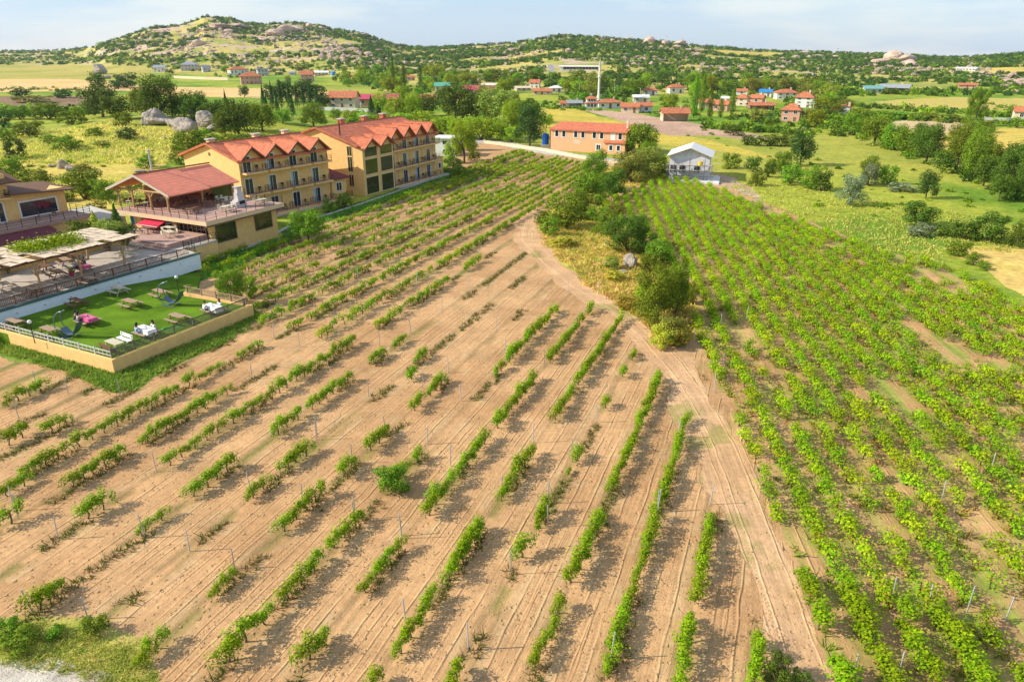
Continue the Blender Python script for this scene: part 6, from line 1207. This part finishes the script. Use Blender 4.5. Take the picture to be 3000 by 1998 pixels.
RK = [rockmesh(s, flat=f) for s, f in ((1, .75), (2, .6), (3, .9), (4, .5), (5, .7))]
rc = pmat('pink_granite', (.50, .36, .27), var=.42, vscale=1.6, bump=.9, bscale=3.0); RKF = []
for mm in RK: c = mm.copy(); c.materials.clear(); c.materials.append(rc); RKF.append(c)
rcount = 0
def rock(x, y, wpx, hpx, label, far=False, rz=None):
    global rcount
    X, Y, Z = P(x, y); q = (Y * cp + (HC - Z) * sp) / F; o = meshobj('boulder', (RKF if far else RK)[rcount % 5]); rcount += 1; sc_ = (.62 if hpx < 25 else .95) if far else 1; w_ = wpx * q / 2 * (sc_ + .15 * far); h_ = hpx * q * sc_ * (.8 if far else 1); o.location = (X, Y + w_ * .3, Z + h_ * .25); o.scale = (w_ * 1.05, w_ * rng.uniform(.7, .95), h_ * .95); o.rotation_euler = (0, 0, rz if rz is not None else rng.uniform(0, 6.28)); return tag(o, label, 'rock', 'rock outcrops on the hills' if far else 'grey boulders')
for x, y, w_, h_, lab in ((445,366,70,56,'tall pale boulder, leftmost under the big oak'),(470,366,90,40,'broad flat boulder below the big oak'),(540,388,95,42,'rounded cracked boulder right of the big oak'),(505,372,60,34,'low boulder behind the rounded cracked one'),(600,372,80,44,'grey boulder half hidden at the right of the group'),(575,350,60,40,'upper boulder at the right of the group'),(625,385,50,30,'small boulder at the right end of the group'),(80,388,36,16,'small pale boulder in the grass at the far left'),(55,394,20,8,'tiny boulder beside the small pale one'),(180,495,44,26,'grey boulder left of the restaurant'),(205,503,36,22,'right one of the two grey boulders left of the restaurant'),(150,490,20,10,'small stone by the grey boulder'),(1848,785,50,42,'rounded grey boulder in the strip between the vineyards'),(1826,802,40,14,'flat stone under the rounded boulder'),(1800,710,0,0,''),(290,218,48,28,'pinkish boulder in the green field'),(310,232,34,12,'low rock in front of the pinkish boulder'),(410,505,40,10,'flat rock on the knoll'),(480,410,22,8,'small rock on the knoll')):
    if w_: rock(x, y, w_, h_, lab)
FR = [(635,86,70,30),(690,82,60,26),(600,92,40,20),(665,96,60,20),(575,138,50,26),(560,146,36,20),(545,158,30,10),(470,98,60,16),(440,102,30,14),(355,134,40,14),(830,98,70,30),(800,106,60,26),(870,92,60,30),(770,120,50,22),(905,80,40,24),(860,110,50,16),(940,86,30,16),(950,128,46,16),(985,140,60,20),(1020,136,50,20),(1050,150,60,22),(1000,160,46,14),(960,155,40,12),(1080,162,50,20),(1110,150,40,18),(930,112,40,14),(1060,104,50,16),(1120,170,40,18),(705,178,30,10),(810,166,50,12),(690,205,0,0),(760,200,40,10),(1470,140,40,24),(1500,150,50,16),(1440,152,30,16),(1530,140,40,18),(1590,130,30,16),(1840,118,50,18),(1905,128,50,26),(1950,132,44,24),(1980,142,50,22),(1990,134,40,26),(2020,150,40,14),(1880,168,50,10),(1930,180,60,12),(2060,190,40,18),(2080,200,36,12),(2360,160,60,20),(2400,168,60,22),(2330,170,40,18),(2450,170,50,14),(2580,190,60,30),(2650,182,80,46),(2615,180,60,40),(2670,196,50,26),(2560,196,40,20),(2830,188,40,14),(2930,230,50,16),(2960,240,40,12),(1380,215,44,14),(1360,222,30,8),(1800,120,40,12),(2850,190,44,12),(1650,104,20,10),(2310,186,40,10),(1750,112,40,8),(170,152,0,0),(130,152,40,10)]
FR = [f for f in FR if f[2]]; FR.sort(key=lambda f: f[0]); nlh = sum(1 for f in FR if f[0] < 1200)
for i, f in enumerate(FR):
    nb = 4
    rock(f[0], f[1], f[2], f[3], 'pinkish rock outcrop, %s from the left on the %s' % (ORD(i + 1 if i < nlh else i - nlh + 1), 'left rocky hill' if i < nlh else 'middle and right ridges'), far=True)
# smaller stones of the hills
r = np.random.default_rng(61); V_, Q_ = [], []; base = [np.array([v.co[:] for v in D.meshes[m_.name].vertices]) for m_ in RK[:1]]
import bmesh
bm_ = bmesh.new(); bmesh.ops.create_icosphere(bm_, subdivisions=1, radius=1); bv = np.array([v.co[:] for v in bm_.verts]); bf = [tuple(v.index for v in f.verts) for f in bm_.faces]; bm_.free()
bm2 = MB(); k = 0
while k < 2600:
    f = FR[r.integers(0, len(FR))]; x = f[0] + r.normal(0, 42); y = f[1] + r.normal(4, 13) + (10 if 930 < f[0] < 1130 else 0) * r.random()
    if y < 75: continue
    X, Y, Z = P(x, y); s = r.uniform(.8, 3.2) * (1 if r.random() < .85 else 1.7); c = bv * (1 + r.normal(0, .16, (len(bv), 1))) * np.array((s, s * r.uniform(.7, 1.2), s * r.uniform(.5, .9))); bm2.add(c + np.array((X, Y, Z + s * .1)), bf); k += 1
tag(bm2.build('scattered_rocks', rc), 'countless smaller pinkish rocks scattered over the hills', 'rocks', kind='stuff')
# ------------------------------------------------------------------ air
hz = MB().box(-4400, 4400, -4400, 4400, -80, 190).build('haze', 'white'); hz['kind'] = 'stuff'; hz.data.materials.clear()
hm = D.materials.new('haze_air'); hm.use_nodes = True; t = hm.node_tree; t.nodes.clear(); o_ = N(t, 'ShaderNodeOutputMaterial'); v_ = N(t, 'ShaderNodeVolumePrincipled')
v_.inputs['Color'].default_value = (.80, .88, 1, 1); v_.inputs['Density'].default_value = .00005; v_.inputs['Anisotropy'].default_value = .2; t.links.new(v_.outputs[0], o_.inputs['Volume']); hz.data.materials.append(hm)
